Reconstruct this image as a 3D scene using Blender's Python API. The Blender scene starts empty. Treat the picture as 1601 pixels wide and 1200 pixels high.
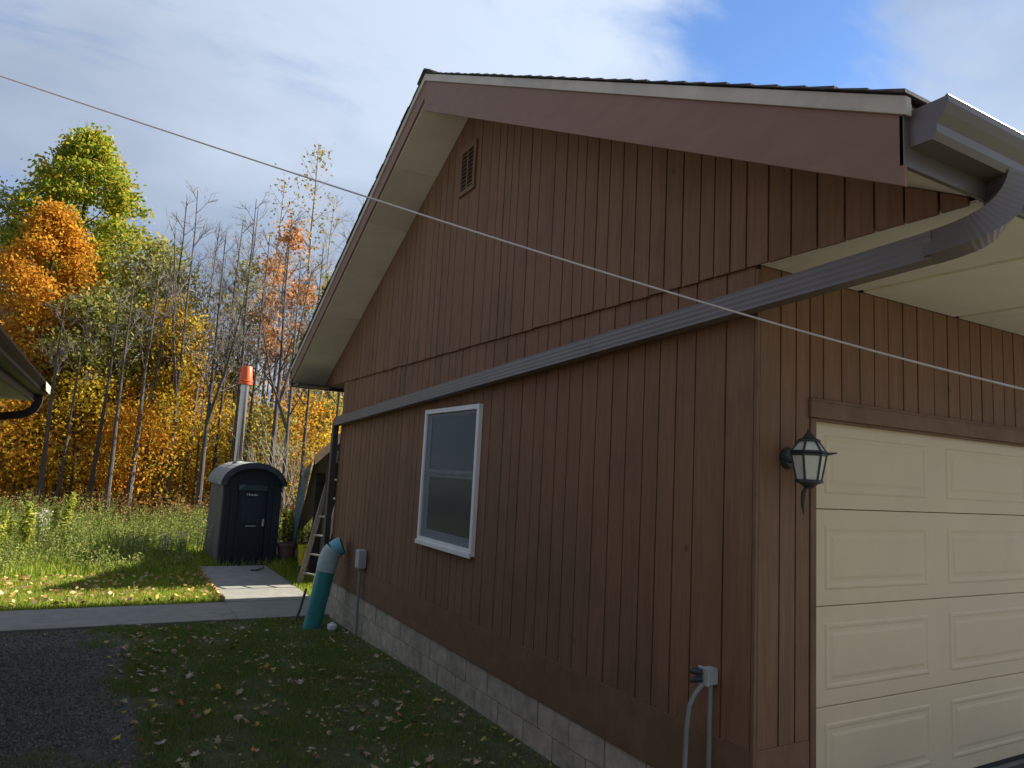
import bpy, math, random
import numpy as np
from mathutils import Matrix, Vector
random.seed(7); rng = np.random.default_rng(7)
scene = bpy.context.scene
COL = scene.collection

# ------------------------------------------------------------------ camera
CAM = np.array([-2.9633, -2.6183, 1.7131]); YAW, PITCH, ROLL, FPX = 0.51309, 0.12275, 0.05368, 1113.25
_f = np.array([math.sin(YAW)*math.cos(PITCH), math.cos(YAW)*math.cos(PITCH), math.sin(PITCH)])
_r = np.array([math.cos(YAW), -math.sin(YAW), 0.0]); _u = np.cross(_r, _f)
_R = math.cos(ROLL)*_r + math.sin(ROLL)*_u; _U = -math.sin(ROLL)*_r + math.cos(ROLL)*_u
cd = bpy.data.cameras.new('camera'); cam = bpy.data.objects.new('camera', cd); COL.objects.link(cam)
cam.matrix_world = Matrix(((_R[0], _U[0], -_f[0], CAM[0]), (_R[1], _U[1], -_f[1], CAM[1]), (_R[2], _U[2], -_f[2], CAM[2]), (0, 0, 0, 1)))
cd.sensor_width = 36; cd.lens = FPX/1601*36; cd.clip_start = 0.05; cd.clip_end = 3000
scene.camera = cam

def on(px, py, ax, val):
    """point where the photograph's pixel meets the plane axis = val"""
    d = _f + (px-800.5)/FPX*_R - (py-600)/FPX*_U
    t = (val-CAM[ax])/d[ax]
    return CAM + t*d

# ------------------------------------------------------------------ light
SUN_EL, SUN_AZ = math.radians(35), math.radians(91)       # azimuth clockwise from +Y
w = bpy.data.worlds.new('World'); scene.world = w; w.use_nodes = True
nt = w.node_tree; nt.nodes.clear()
def N(tree, typ, **kw):
    n = tree.nodes.new(typ)
    for k, v in kw.items():
        if k in ('inputs',):
            for kk, vv in v.items(): n.inputs[kk].default_value = vv
        else: setattr(n, k, v)
    return n
L = nt.links.new
out = N(nt, 'ShaderNodeOutputWorld'); bg = N(nt, 'ShaderNodeBackground'); bg.inputs['Strength'].default_value = 0.08
sky = N(nt, 'ShaderNodeTexSky'); sky.sky_type = 'NISHITA'; sky.sun_disc = False
sky.sun_elevation = SUN_EL; sky.sun_rotation = SUN_AZ; sky.altitude = 1500; sky.air_density = 1.0; sky.dust_density = 0.1; sky.ozone_density = 6.0
tc = N(nt, 'ShaderNodeTexCoord')
sep = N(nt, 'ShaderNodeSeparateXYZ'); L(tc.outputs['Generated'], sep.inputs[0])
zc = N(nt, 'ShaderNodeMath', operation='MAXIMUM'); L(sep.outputs[2], zc.inputs[0]); zc.inputs[1].default_value = 0.0
za = N(nt, 'ShaderNodeMath', operation='ADD'); L(zc.outputs[0], za.inputs[0]); za.inputs[1].default_value = 0.22
dv = N(nt, 'ShaderNodeVectorMath', operation='DIVIDE'); L(tc.outputs['Generated'], dv.inputs[0])
cmb = N(nt, 'ShaderNodeCombineXYZ'); L(za.outputs[0], cmb.inputs[0]); L(za.outputs[0], cmb.inputs[1]); cmb.inputs[2].default_value = 1.0
L(cmb.outputs[0], dv.inputs[1])
mp = N(nt, 'ShaderNodeMapping'); L(dv.outputs[0], mp.inputs[0]); mp.inputs['Rotation'].default_value = (0, 0, math.radians(-62)); mp.inputs['Scale'].default_value = (0.62, 1.25, 0.2)
mp.inputs['Location'].default_value = (0.3, 0.15, 0)
n1 = N(nt, 'ShaderNodeTexNoise', inputs={'Scale': 1.7, 'Detail': 8.0, 'Roughness': 0.56, 'Distortion': 0.35}); L(mp.outputs[0], n1.inputs['Vector'])
n2 = N(nt, 'ShaderNodeTexNoise', inputs={'Scale': 0.9, 'Detail': 6.0, 'Roughness': 0.5, 'Distortion': 0.2}); L(dv.outputs[0], n2.inputs['Vector'])
# broad gap in the cloud cover toward the upper right of the view
gd = _f + (1460-800.5)/FPX*_R - (50-600)/FPX*_U; gd = gd/np.linalg.norm(gd)
dt = N(nt, 'ShaderNodeVectorMath', operation='DOT_PRODUCT'); L(tc.outputs['Generated'], dt.inputs[0]); dt.inputs[1].default_value = tuple(gd)
gr = N(nt, 'ShaderNodeMapRange', inputs={'From Min': 0.94, 'From Max': 0.99, 'To Min': 0.24, 'To Max': -0.17}); gr.interpolation_type = 'SMOOTHSTEP'
L(dt.outputs['Value'], gr.inputs['Value'])
ad = N(nt, 'ShaderNodeMath', operation='ADD'); L(n1.outputs['Fac'], ad.inputs[0]); L(gr.outputs[0], ad.inputs[1])
wd_ = _f + (1720-800.5)/FPX*_R - (210-600)/FPX*_U; wd_ = wd_/np.linalg.norm(wd_)
dt2 = N(nt, 'ShaderNodeVectorMath', operation='DOT_PRODUCT'); L(tc.outputs['Generated'], dt2.inputs[0]); dt2.inputs[1].default_value = tuple(wd_)
gr2 = N(nt, 'ShaderNodeMapRange', inputs={'From Min': 0.95, 'From Max': 0.99, 'To Min': 0.0, 'To Max': 0.34}); gr2.interpolation_type = 'SMOOTHSTEP'
L(dt2.outputs['Value'], gr2.inputs['Value'])
n3 = N(nt, 'ShaderNodeTexNoise', inputs={'Scale': 5.5, 'Detail': 7.0, 'Roughness': 0.6, 'Distortion': 0.6}); L(mp.outputs[0], n3.inputs['Vector'])
w3 = N(nt, 'ShaderNodeMapRange', inputs={'From Min': 0.3, 'From Max': 0.7, 'To Min': -0.08, 'To Max': 0.11}); L(n3.outputs['Fac'], w3.inputs['Value'])
ad2 = N(nt, 'ShaderNodeMath', operation='ADD'); L(ad.outputs[0], ad2.inputs[0]); L(gr2.outputs[0], ad2.inputs[1])
ad3 = N(nt, 'ShaderNodeMath', operation='ADD'); L(ad2.outputs[0], ad3.inputs[0]); L(w3.outputs[0], ad3.inputs[1])
cm = N(nt, 'ShaderNodeMapRange', inputs={'From Min': 0.38, 'From Max': 0.70, 'To Min': 0.0, 'To Max': 0.97}); cm.interpolation_type = 'SMOOTHSTEP'
L(ad3.outputs[0], cm.inputs['Value'])
cr = N(nt, 'ShaderNodeValToRGB'); L(n2.outputs['Fac'], cr.inputs[0])
cr.color_ramp.elements[0].position = 0.40; cr.color_ramp.elements[0].color = (1.30, 1.72, 2.45, 1)
cr.color_ramp.elements[1].position = 0.64; cr.color_ramp.elements[1].color = (2.75, 3.18, 3.85, 1)
# the cover is thinner and whiter toward the sun side
sd = N(nt, 'ShaderNodeMapRange', inputs={'From Min': 0.55, 'From Max': 1.0, 'To Min': 0.95, 'To Max': 1.35}); L(dt.outputs['Value'], sd.inputs['Value'])
mu = N(nt, 'ShaderNodeVectorMath', operation='SCALE'); L(cr.outputs[0], mu.inputs[0]); L(sd.outputs[0], mu.inputs['Scale'])
mx = N(nt, 'ShaderNodeMixRGB'); L(cm.outputs[0], mx.inputs[0]); L(sky.outputs[0], mx.inputs[1]); L(mu.outputs[0], mx.inputs[2])
L(mx.outputs[0], bg.inputs['Color']); L(bg.outputs[0], out.inputs[0])

sl = bpy.data.lights.new('sun', 'SUN'); sl.energy = 5.0; sl.angle = math.radians(0.5); sl.color = (1.0, 0.94, 0.84)
so = bpy.data.objects.new('sun', sl); COL.objects.link(so)
sdir = Vector((math.sin(SUN_AZ)*math.cos(SUN_EL), math.cos(SUN_AZ)*math.cos(SUN_EL), math.sin(SUN_EL)))
so.rotation_euler = sdir.to_track_quat('Z', 'Y').to_euler(); so.location = (30, 0, 30)
scene.view_settings.view_transform = 'Standard'; scene.view_settings.look = 'None'
scene.view_settings.exposure = 1.4; scene.view_settings.gamma = 1.0; scene.view_settings.use_curve_mapping = False

# ------------------------------------------------------------------ helpers
class MB:
    def __init__(s): s.v = []; s.f = []
    def add(s, vs, fs):
        b = len(s.v); s.v += [tuple(map(float, p)) for p in vs]; s.f += [tuple(i+b for i in f) for f in fs]; return s
    def box(s, x0, x1, y0, y1, z0, z1):
        return s.add([(x0,y0,z0),(x1,y0,z0),(x1,y1,z0),(x0,y1,z0),(x0,y0,z1),(x1,y0,z1),(x1,y1,z1),(x0,y1,z1)],
                     [(3,2,1,0),(4,5,6,7),(0,1,5,4),(1,2,6,5),(2,3,7,6),(3,0,4,7)])
    def prism(s, poly, fn, a, b):
        """extrude 2-D poly; fn(u, v, t) gives the point"""
        n = len(poly); vs = [fn(u, v, a) for u, v in poly] + [fn(u, v, b) for u, v in poly]
        fs = [tuple(range(n))[::-1], tuple(range(n, 2*n))] + [(i, (i+1) % n, n+(i+1) % n, n+i) for i in range(n)]
        return s.add(vs, fs)
    def px(s, poly, x0, x1): return s.prism(poly, lambda u, v, t: (t, u, v), x0, x1)     # poly in y,z
    def py(s, poly, y0, y1): return s.prism(poly, lambda u, v, t: (u, t, v), y0, y1)     # poly in x,z
    def pz(s, poly, z0, z1): return s.prism(poly, lambda u, v, t: (u, v, t), z0, z1)
    def tube(s, pts, rad, n=8, caps=True, sx=1.0, up=None, phase=0.0):
        pts = [np.array(p, float) for p in pts]; m = len(pts)
        if not hasattr(rad, '__len__'): rad = [rad]*m
        ref = None; vs = []
        for i, p in enumerate(pts):
            t = pts[min(i+1, m-1)] - pts[max(i-1, 0)]; t = t/(np.linalg.norm(t)+1e-9)
            if ref is None:
                a = np.array(up if up is not None else ((0, 0, 1) if abs(t[2]) < .9 else (1, 0, 0)), float)
            else: a = ref
            a = a - t*(a@t); a = a/(np.linalg.norm(a)+1e-9); ref = a; b = np.cross(t, a)
            for k in range(n):
                th = 2*math.pi*k/n + phase
                vs.append(p + rad[i]*(math.cos(th)*a*sx + math.sin(th)*b))
        fs = [(i*n+k, i*n+(k+1) % n, (i+1)*n+(k+1) % n, (i+1)*n+k) for i in range(m-1) for k in range(n)]
        if caps: fs += [tuple(range(n))[::-1], tuple((m-1)*n+k for k in range(n))]
        return s.add(vs, fs)
    def lathe(s, prof, c=(0, 0, 0), n=20, phase=0.0):
        m = len(prof); vs = []
        for r, z in prof:
            for k in range(n):
                th = 2*math.pi*k/n+phase; vs.append((c[0]+r*math.cos(th), c[1]+r*math.sin(th), c[2]+z))
        fs = [(i*n+k, i*n+(k+1) % n, (i+1)*n+(k+1) % n, (i+1)*n+k) for i in range(m-1) for k in range(n)]
        return s.add(vs, fs)
def link(name, me, mt, parent=None):
    o = bpy.data.objects.new(name, me); COL.objects.link(o)
    if mt: me.materials.clear(); me.materials.append(mt)
    if parent: o.parent = parent
    return o
def obj(name, mb, mt, parent=None, smooth=False, bevel=0.0):
    me = bpy.data.meshes.new(name); me.from_pydata(mb.v, [], mb.f); me.update()
    if smooth:
        me.shade_smooth() if hasattr(me, 'shade_smooth') else None
    o = link(name, me, mt, parent)
    if smooth:
        try: me.set_sharp_from_angle(angle=math.radians(40))
        except Exception: pass
    if bevel:
        b = o.modifiers.new('bevel', 'BEVEL'); b.width = bevel; b.segments = 2; b.limit_method = 'ANGLE'
    return o
def quads(name, V, mt, parent=None, k=4):
    """V: (n*k, 3) array of k-gons"""
    V = np.asarray(V, np.float32); n = len(V)//k
    me = bpy.data.meshes.new(name); me.vertices.add(n*k); me.vertices.foreach_set('co', V.ravel())
    me.loops.add(n*k); me.loops.foreach_set('vertex_index', np.arange(n*k, dtype=np.int32))
    me.polygons.add(n); me.polygons.foreach_set('loop_start', np.arange(0, n*k, k, dtype=np.int32))
    try: me.polygons.foreach_set('loop_total', np.full(n, k, np.int32))
    except Exception: pass
    me.update(calc_edges=True)
    return link(name, me, mt, parent)
def empty(name, loc, label, cat, group=None):
    o = bpy.data.objects.new(name, None); COL.objects.link(o); o.location = loc; o.empty_display_size = .2
    tag(o, label, cat, group); bpy.context.view_layer.update(); return o
def tag(o, label, cat, group=None):
    o['label'] = label; o['category'] = cat
    if group: o['group'] = group
    return o
def kid(o, parent):                        # parts are modelled in world space
    o.parent = parent; o.matrix_parent_inverse = Matrix.Translation(-Vector(parent.location)); return o
def part(name, mb, mt, parent, smooth=False, bevel=0.0):
    return kid(obj(name, mb, mt, None, smooth, bevel), parent)
def sub(name, mb, mt, parent, smooth=False, bevel=0.0):     # child of a part whose own basis is identity
    o = obj(name, mb, mt, None, smooth, bevel); o.parent = parent; return o
def struct(o): o['kind'] = 'structure'; return o
def stuff(o): o['kind'] = 'stuff'; return o

# ------------------------------------------------------------------ materials
def mat(name, col, rough=0.7, var=0.12, scale=6.0, stretch=(1, 1, 1), bump=0.0, bscale=None, metal=0.0, col2=None,
        perobj=0.0, spec=0.5, detail=6.0, dirt=None, dscale=1.2, damt=0.5):
    m = bpy.data.materials.new(name); m.use_nodes = True; t = m.node_tree; b = t.nodes['Principled BSDF']; l = t.links.new
    b.inputs['Roughness'].default_value = rough; b.inputs['Metallic'].default_value = metal
    b.inputs['Specular IOR Level'].default_value = spec
    tcn = N(t, 'ShaderNodeTexCoord'); mpn = N(t, 'ShaderNodeMapping'); mpn.inputs['Scale'].default_value = stretch; l(tcn.outputs['Object'], mpn.inputs[0])
    src = mpn.outputs[0]
    if perobj:
        oi = N(t, 'ShaderNodeObjectInfo'); va = N(t, 'ShaderNodeVectorMath', operation='SCALE'); va.inputs[0].default_value = (37, 19, 53); l(oi.outputs['Random'], va.inputs['Scale'])
        vb = N(t, 'ShaderNodeVectorMath', operation='ADD'); l(src, vb.inputs[0]); l(va.outputs[0], vb.inputs[1]); src = vb.outputs[0]
    nz = N(t, 'ShaderNodeTexNoise', inputs={'Scale': scale, 'Detail': detail, 'Roughness': .6}); l(src, nz.inputs['Vector'])
    c2 = col2 or tuple(min(1, c*(1+2.2*var)) for c in col); c1 = tuple(c*(1-var) for c in col)
    rp = N(t, 'ShaderNodeValToRGB'); rp.color_ramp.elements[0].position = .32; rp.color_ramp.elements[1].position = .7
    rp.color_ramp.elements[0].color = (*c1, 1); rp.color_ramp.elements[1].color = (*c2, 1); l(nz.outputs['Fac'], rp.inputs[0])
    o_ = rp.outputs[0]
    if dirt:
        nd = N(t, 'ShaderNodeTexNoise', inputs={'Scale': dscale, 'Detail': 5.0, 'Roughness': .65}); l(tcn.outputs['Object'], nd.inputs['Vector'])
        dm = N(t, 'ShaderNodeMapRange', inputs={'From Min': .5, 'From Max': .72, 'To Min': 0, 'To Max': damt}); l(nd.outputs['Fac'], dm.inputs['Value'])
        mm = N(t, 'ShaderNodeMixRGB'); l(dm.outputs[0], mm.inputs[0]); l(o_, mm.inputs[1]); mm.inputs[2].default_value = (*dirt, 1); o_ = mm.outputs[0]
    if perobj:
        hs = N(t, 'ShaderNodeHueSaturation'); mr = N(t, 'ShaderNodeMapRange', inputs={'To Min': 1-perobj, 'To Max': 1+perobj}); l(oi.outputs['Random'], mr.inputs['Value'])
        l(mr.outputs[0], hs.inputs['Value']); l(o_, hs.inputs['Color']); o_ = hs.outputs[0]
    l(o_, b.inputs['Base Color'])
    if bump:
        n2_ = N(t, 'ShaderNodeTexNoise', inputs={'Scale': bscale or scale*3, 'Detail': 5.0, 'Roughness': .6}); l(mpn.outputs[0], n2_.inputs['Vector'])
        bp = N(t, 'ShaderNodeBump', inputs={'Strength': bump, 'Distance': .01}); l(n2_.outputs['Fac'], bp.inputs['Height']); l(bp.outputs[0], b.inputs['Normal'])
    return m
def leafmat(name, cols, trans=0.45, rough=.8, spec=.12):
    m = bpy.data.materials.new(name); m.use_nodes = True; t = m.node_tree; l = t.links.new; b = t.nodes['Principled BSDF']
    g = N(t, 'ShaderNodeNewGeometry'); rp = N(t, 'ShaderNodeValToRGB'); rp.color_ramp.interpolation = 'LINEAR'
    el = rp.color_ramp.elements
    while len(el) < len(cols): el.new(.5)
    for i, c in enumerate(cols): el[i].position = i/(len(cols)-1); el[i].color = (*c, 1)
    l(g.outputs['Random Per Island'], rp.inputs[0]); l(rp.outputs[0], b.inputs['Base Color'])
    b.inputs['Roughness'].default_value = rough; b.inputs['Specular IOR Level'].default_value = spec
    tr = N(t, 'ShaderNodeBsdfTranslucent'); l(rp.outputs[0], tr.inputs[0]); mx_ = N(t, 'ShaderNodeMixShader'); mx_.inputs[0].default_value = trans
    l(b.outputs[0], mx_.inputs[1]); l(tr.outputs[0], mx_.inputs[2]); l(mx_.outputs[0], t.nodes['Material Output'].inputs[0])
    return m

def add_knots(m):
    t = m.node_tree; l = t.links.new; b = t.nodes['Principled BSDF']; src = b.inputs['Base Color'].links[0].from_socket
    tcn = N(t, 'ShaderNodeTexCoord'); mp_ = N(t, 'ShaderNodeMapping'); mp_.inputs['Scale'].default_value = (1, 1, .75); l(tcn.outputs['Object'], mp_.inputs[0])
    v = N(t, 'ShaderNodeTexVoronoi', inputs={'Scale': 2.6}); l(mp_.outputs[0], v.inputs['Vector'])
    k = N(t, 'ShaderNodeMapRange', inputs={'From Min': .02, 'From Max': .06, 'To Min': .5, 'To Max': 0.0}); l(v.outputs['Distance'], k.inputs['Value'])
    n_ = N(t, 'ShaderNodeTexNoise', inputs={'Scale': 3.0, 'Detail': 4.0}); m2 = N(t, 'ShaderNodeMapping'); m2.inputs['Scale'].default_value = (2.2, 2.2, .18); l(tcn.outputs['Object'], m2.inputs[0]); l(m2.outputs[0], n_.inputs['Vector'])
    st = N(t, 'ShaderNodeMapRange', inputs={'From Min': .52, 'From Max': .75, 'To Min': 0.0, 'To Max': .28}); l(n_.outputs['Fac'], st.inputs['Value'])
    a = N(t, 'ShaderNodeMixRGB'); l(k.outputs[0], a.inputs[0]); l(src, a.inputs[1]); a.inputs[2].default_value = (.045, .024, .014, 1)
    c = N(t, 'ShaderNodeMixRGB'); l(st.outputs[0], c.inputs[0]); l(a.outputs[0], c.inputs[1]); c.inputs[2].default_value = (.12, .072, .048, 1); l(c.outputs[0], b.inputs['Base Color'])

BROWN = (.232, .121, .066)
M = dict(
 plank=mat('brown_stained_plank', BROWN, .75, .10, 5, (9, 9, .55), .35, 14, perobj=.06, spec=.3, dirt=(.15, .085, .052), dscale=1.6, damt=.55),
 trim=mat('brown_trim', (.205, .112, .064), .7, .10, 4, (2, 2, 2), .15, 30, perobj=.05, spec=.3, dirt=(.13, .075, .046), dscale=2.5, damt=.4),
 fascia=mat('brown_fascia_paint', (.240, .128, .084), .6, .06, 3, (3, 1, 3), .05, 20, spec=.35),
 groove=mat('dark_siding_groove', (.05, .029, .018), .9, .1),
 tan=mat('tan_soffit', (.82, .76, .64), .6, .04, 3, (1, 1, 1), .03, 12, perobj=.09, dirt=(.62, .57, .46), dscale=1.3, damt=.3),
 edge=mat('tan_drip_edge', (.52, .44, .34), .5, .06, 2, (1, 1, 1), dirt=(.3, .26, .22), dscale=3),
 shingle=mat('asphalt_shingle', (.075, .07, .07), .95, .3, 60, bump=.6, perobj=.2, dirt=(.11, .085, .06), dscale=2),
 gutter=mat('brown_metal_gutter', (.125, .098, .088), .35, .05, 3, spec=.6, bump=.02),
 spout=mat('brown_metal_downspout', (.150, .122, .112), .38, .06, 3, spec=.6),
 block=mat('concrete_block', (.43, .36, .27), .9, .16, 9, bump=.5, bscale=60, perobj=.09, dirt=(.2, .18, .14), dscale=2.2, damt=.6),
 mortar=mat('mortar', (.25, .23, .2), .95, .12, 20),
 white=mat('white_vinyl', (.84, .81, .79), .45, .04, 3),
 screen=mat('dark_screen_frame', (.42, .45, .48), .5, .08, 4),
 curtain=mat('grey_curtain', (.78, .76, .70), .9, .10, 3, (6, 6, 1)),
 door=mat('tan_steel_door', (.76, .59, .375), .5, .03, 3, bump=.04, bscale=40, dirt=(.62, .49, .33), dscale=1.5, damt=.5),
 black=mat('black_metal', (.03, .035, .035), .45, .1, 8),
 seal=mat('black_rubber', (.02, .02, .02), .8),
 concrete=mat('concrete_slab', (.21, .20, .17), .9, .12, 5, bump=.35, bscale=50, perobj=.06, dirt=(.17, .16, .13), dscale=1.6, damt=.6),
 asphalt=mat('asphalt', (.055, .055, .058), .95, .25, 80, bump=.5),
 gravelbase=mat('gravel_bed', (.085, .076, .064), .95, .35, 14, bump=.8, bscale=50, dirt=(.03, .045, .018), dscale=1.4, damt=.8),
 soil=mat('turf_soil', (.080, .085, .038), .95, .3, 9, bump=.7, bscale=30, dirt=(.055, .042, .024), dscale=.9, damt=.7),
 teal=mat('teal_plastic_pipe', (.035, .24, .235), .45, .1, 4, dirt=(.06, .17, .15), dscale=5),
 pvc=mat('grey_white_plastic', (.40, .50, .48), .5, .06, 5, dirt=(.36, .36, .32), dscale=6),
 cyan=mat('light_blue_plastic', (.14, .42, .50), .45, .08, 5),
 boxgrey=mat('grey_utility_plastic', (.42, .43, .42), .5, .06, 8),
 conduit=mat('weathered_conduit', (.24, .25, .23), .55, .1, 8),
 saunadark=mat('dark_blue_painted_boards', (.013, .021, .030), .45, .2, 6, (4, 4, .5), .2, 20, perobj=.3),
 saunaside=mat('weathered_grey_boards', (.11, .10, .085), .85, .2, 6, (5, 5, .6), .4, 20, perobj=.15),
 saunaroof=mat('grey_green_roofing', (.22, .215, .20), .8, .2, 6, bump=.3, perobj=.1),
 chrome=mat('polished_stove_pipe', (.56, .49, .42), .22, .04, 8, metal=1.0),
 bucket=mat('orange_red_bucket_plastic', (.80, .11, .02), .4, .06, 8),
 yellow=mat('yellow_bucket_plastic', (.78, .64, .03), .45, .1, 8),
 pot=mat('terracotta_pot', (.16, .085, .07), .8, .15, 12),
 soilpot=mat('potting_soil', (.03, .025, .02), .95),
 oldwood=mat('weathered_ladder_wood', (.34, .30, .25), .8, .15, 8, (5, 5, 1), .2, perobj=.1),
 newwood=mat('light_fascia_wood', (.72, .46, .27), .7, .12, 6, (3, 3, 3)),
 darkwood=mat('dark_shed_wood', (.05, .04, .033), .85, .2, 6, perobj=.2),
 tarp=mat('blue_grey_tarp', (.17, .22, .27), .55, .15, 4, bump=.5, bscale=5),
 wire=mat('pale_cable_sheath', (.60, .54, .50), .5, .05, 20),
 bark=mat('grey_brown_bark', (.075, .062, .052), .95, .28, 5, (6, 6, 1.2), .6, 14, perobj=.35),
 barkpale=mat('pale_grey_bark', (.30, .27, .23), .95, .2, 5, (6, 6, 1.2), .5, 14, perobj=.2),
 twig=mat('bare_twigs', (.17, .145, .125), .95, .2, 8, perobj=.25),
 nbwall=mat('dark_brown_siding', (.06, .04, .03), .8, .2, 5, (5, 5, .5), perobj=.15),
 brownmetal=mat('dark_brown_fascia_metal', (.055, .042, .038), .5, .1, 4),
 interior=mat('dark_interior', (.02, .02, .02), .9),
)
add_knots(M['plank'])
g_ = bpy.data.materials.new('window_glass'); g_.use_nodes = True; t_ = g_.node_tree; t_.nodes.remove(t_.nodes['Principled BSDF'])
gl = N(t_, 'ShaderNodeBsdfGlossy', inputs={'Roughness': .10, 'Color': (.9, .95, 1, 1)}); tp = N(t_, 'ShaderNodeBsdfTransparent', inputs={'Color': (.72, .76, .78, 1)})
ms = N(t_, 'ShaderNodeMixShader'); fr = N(t_, 'ShaderNodeFresnel', inputs={'IOR': 1.5}); t_.links.new(fr.outputs[0], ms.inputs[0]); t_.links.new(tp.outputs[0], ms.inputs[1]); t_.links.new(gl.outputs[0], ms.inputs[2]); t_.links.new(ms.outputs[0], t_.nodes['Material Output'].inputs[0])
M['glass'] = g_
g2 = bpy.data.materials.new('insect_screen_mesh'); g2.use_nodes = True; t2 = g2.node_tree; d2 = t2.nodes['Principled BSDF']; d2.inputs['Base Color'].default_value = (.16, .165, .17, 1); d2.inputs['Roughness'].default_value = .8
x2 = N(t2, 'ShaderNodeMixShader'); x2.inputs[0].default_value = .25; p2 = N(t2, 'ShaderNodeBsdfTransparent'); t2.links.new(p2.outputs[0], x2.inputs[1]); t2.links.new(d2.outputs[0], x2.inputs[2]); t2.links.new(x2.outputs[0], t2.nodes['Material Output'].inputs[0])
M['mesh'] = g2
fg = mat('frosted_lantern_glass', (.62, .60, .50), .25, .06, 20); M['frost'] = fg

M['grass'] = leafmat('lawn_grass', [(.11, .18, .038), (.16, .25, .048), (.22, .29, .068), (.31, .31, .12)], .3)
M['litgrass'] = leafmat('sunlit_rough_grass', [(.11, .20, .022), (.22, .32, .03), (.34, .38, .045), (.46, .42, .10)], .45)  # rough grass beyond the walk, sunlight put into its brighter, yellower colours
M['weed'] = leafmat('field_weeds', [(.08, .14, .025), (.16, .23, .04), (.26, .29, .07), (.34, .31, .12), (.24, .31, .05)], .4)
M['goldenrod'] = leafmat('yellow_green_weed_leaves', [(.22, .27, .04), (.36, .38, .06), (.50, .46, .10)], .45)
M['seed'] = leafmat('pale_seed_heads', [(.45, .42, .34), (.6, .56, .46)], .3)
M['l_maple'] = leafmat('green_gold_maple_leaves', [(.12, .20, .02), (.21, .29, .03), (.31, .35, .04), (.44, .38, .04), (.56, .38, .04)], .5)
M['l_olive'] = leafmat('olive_leaves', [(.16, .19, .055), (.25, .27, .07), (.35, .33, .09), (.44, .35, .10)], .45)
M['l_orange'] = leafmat('orange_leaves', [(.38, .15, .02), (.55, .24, .025), (.66, .33, .03), (.58, .38, .05)], .5)
M['l_yellow'] = leafmat('yellow_leaves', [(.50, .31, .025), (.66, .44, .035), (.74, .55, .07), (.42, .38, .05)], .5)
M['l_mixed'] = leafmat('mixed_autumn_leaves', [(.18, .22, .04), (.50, .34, .03), (.62, .32, .03), (.70, .50, .05), (.34, .30, .05)], .5)
M['l_rust'] = leafmat('rust_leaves', [(.34, .15, .06), (.50, .25, .10), (.60, .34, .14)], .45)
M['l_sparse'] = leafmat('thin_yellow_grey_leaves', [(.22, .20, .08), (.34, .28, .10), (.40, .24, .12)], .45)
M['litter'] = leafmat('forest_litter', [(.10, .05, .02), (.20, .10, .03), (.32, .18, .05), (.06, .04, .02)], .2)
LEAFC = {'yellow': (.50, .36, .07), 'tan': (.40, .29, .18), 'orange': (.50, .17, .04), 'brown': (.20, .11, .06), 'pale': (.42, .36, .27), 'red': (.30, .04, .03)}
for k_, c_ in LEAFC.items(): M['fall_'+k_] = mat('fallen_leaf_'+k_, c_, .7, .2, 25, perobj=.2, spec=.3)

# ------------------------------------------------------------------ ground
GP = [(-12, 0.0), (-3, -.03), (-1.2, -.12), (1.2, -.29), (3.6, -.31), (6.8, -.42), (12, -.43), (20, -.46), (60, -.6), (400, -1.0)]
_gx = np.array([p[0] for p in GP]); _gv = np.array([p[1] for p in GP])
def gz(x, y): return np.interp(y, _gx, _gv)
def grid_sheet(name, xs, ys, mt, dz=0.0, noise=0.0):
    xs = list(xs); ys = list(ys); mb = MB()
    for y in ys:
        for x in xs: mb.v.append((x, y, float(gz(x, y)) + dz + (noise*math.sin(x*3.1+y*1.7)*math.cos(y*2.3-x) if noise else 0)))
    nx = len(xs)
    mb.f = [(j*nx+i, j*nx+i+1, (j+1)*nx+i+1, (j+1)*nx+i) for j in range(len(ys)-1) for i in range(nx-1)]
    return obj(name, mb, mt, None, True)
xs = [-400, -150, -60, -25] + list(np.arange(-14, 12, 1.0)) + [25, 60, 150, 400]
ys = [-300, -80, -25] + list(np.arange(-12, 22, .5)) + [26, 32, 45, 60, 100, 200, 400, 900]
struct(grid_sheet('ground', xs, ys, M['soil'], 0, 0))
struct(grid_sheet('gravel_strip', np.arange(-6.4, -2.55, .35), np.arange(-9, 7.41, .3), M['gravelbase'], .012))
# pebbles and chips on the strip
n = 26000
px_ = rng.uniform(-5.2, -2.55, n); py_ = rng.uniform(1.2, 7.45, n)
edge = -2.66 + .10*np.sin(py_*2.3) + rng.normal(0, .07, n)
grassy = (np.sin(px_*2.1+py_*.9)+np.sin(py_*1.7-px_*3.2)) > .9
keep = (px_ < edge) & ~(grassy & (rng.random(n) < .7)); px_, py_ = px_[keep], py_[keep]; n = len(px_)
r_ = rng.uniform(.006, .019, n); ang = rng.uniform(0, 6.28, n)
base = np.array([(1, 0, 0), (0, 1, 0), (-1, 0, 0), (0, -1, 0), (0, 0, .7), (0, 0, -.5)], float)
tri = [(0, 1, 4), (1, 2, 4), (2, 3, 4), (3, 0, 4)]
jit = rng.uniform(.6, 1.3, (n, 6, 3)); V = base[None]*jit*r_[:, None, None]
ca, sa = np.cos(ang)[:, None], np.sin(ang)[:, None]
V = np.stack([V[..., 0]*ca-V[..., 1]*sa, V[..., 0]*sa+V[..., 1]*ca, V[..., 2]], -1) + np.stack([px_, py_, gz(px_, py_)+.014], -1)[:, None]
M['pebble'] = leafmat('gravel_stones', [(.065, .059, .050), (.11, .10, .086), (.17, .155, .135), (.26, .24, .21)], 0.0, .85)
stuff(quads('gravel', np.concatenate([V[:, list(t)] for t in tri], 1).reshape(-1, 3), M['pebble'], None, 3))

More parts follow.
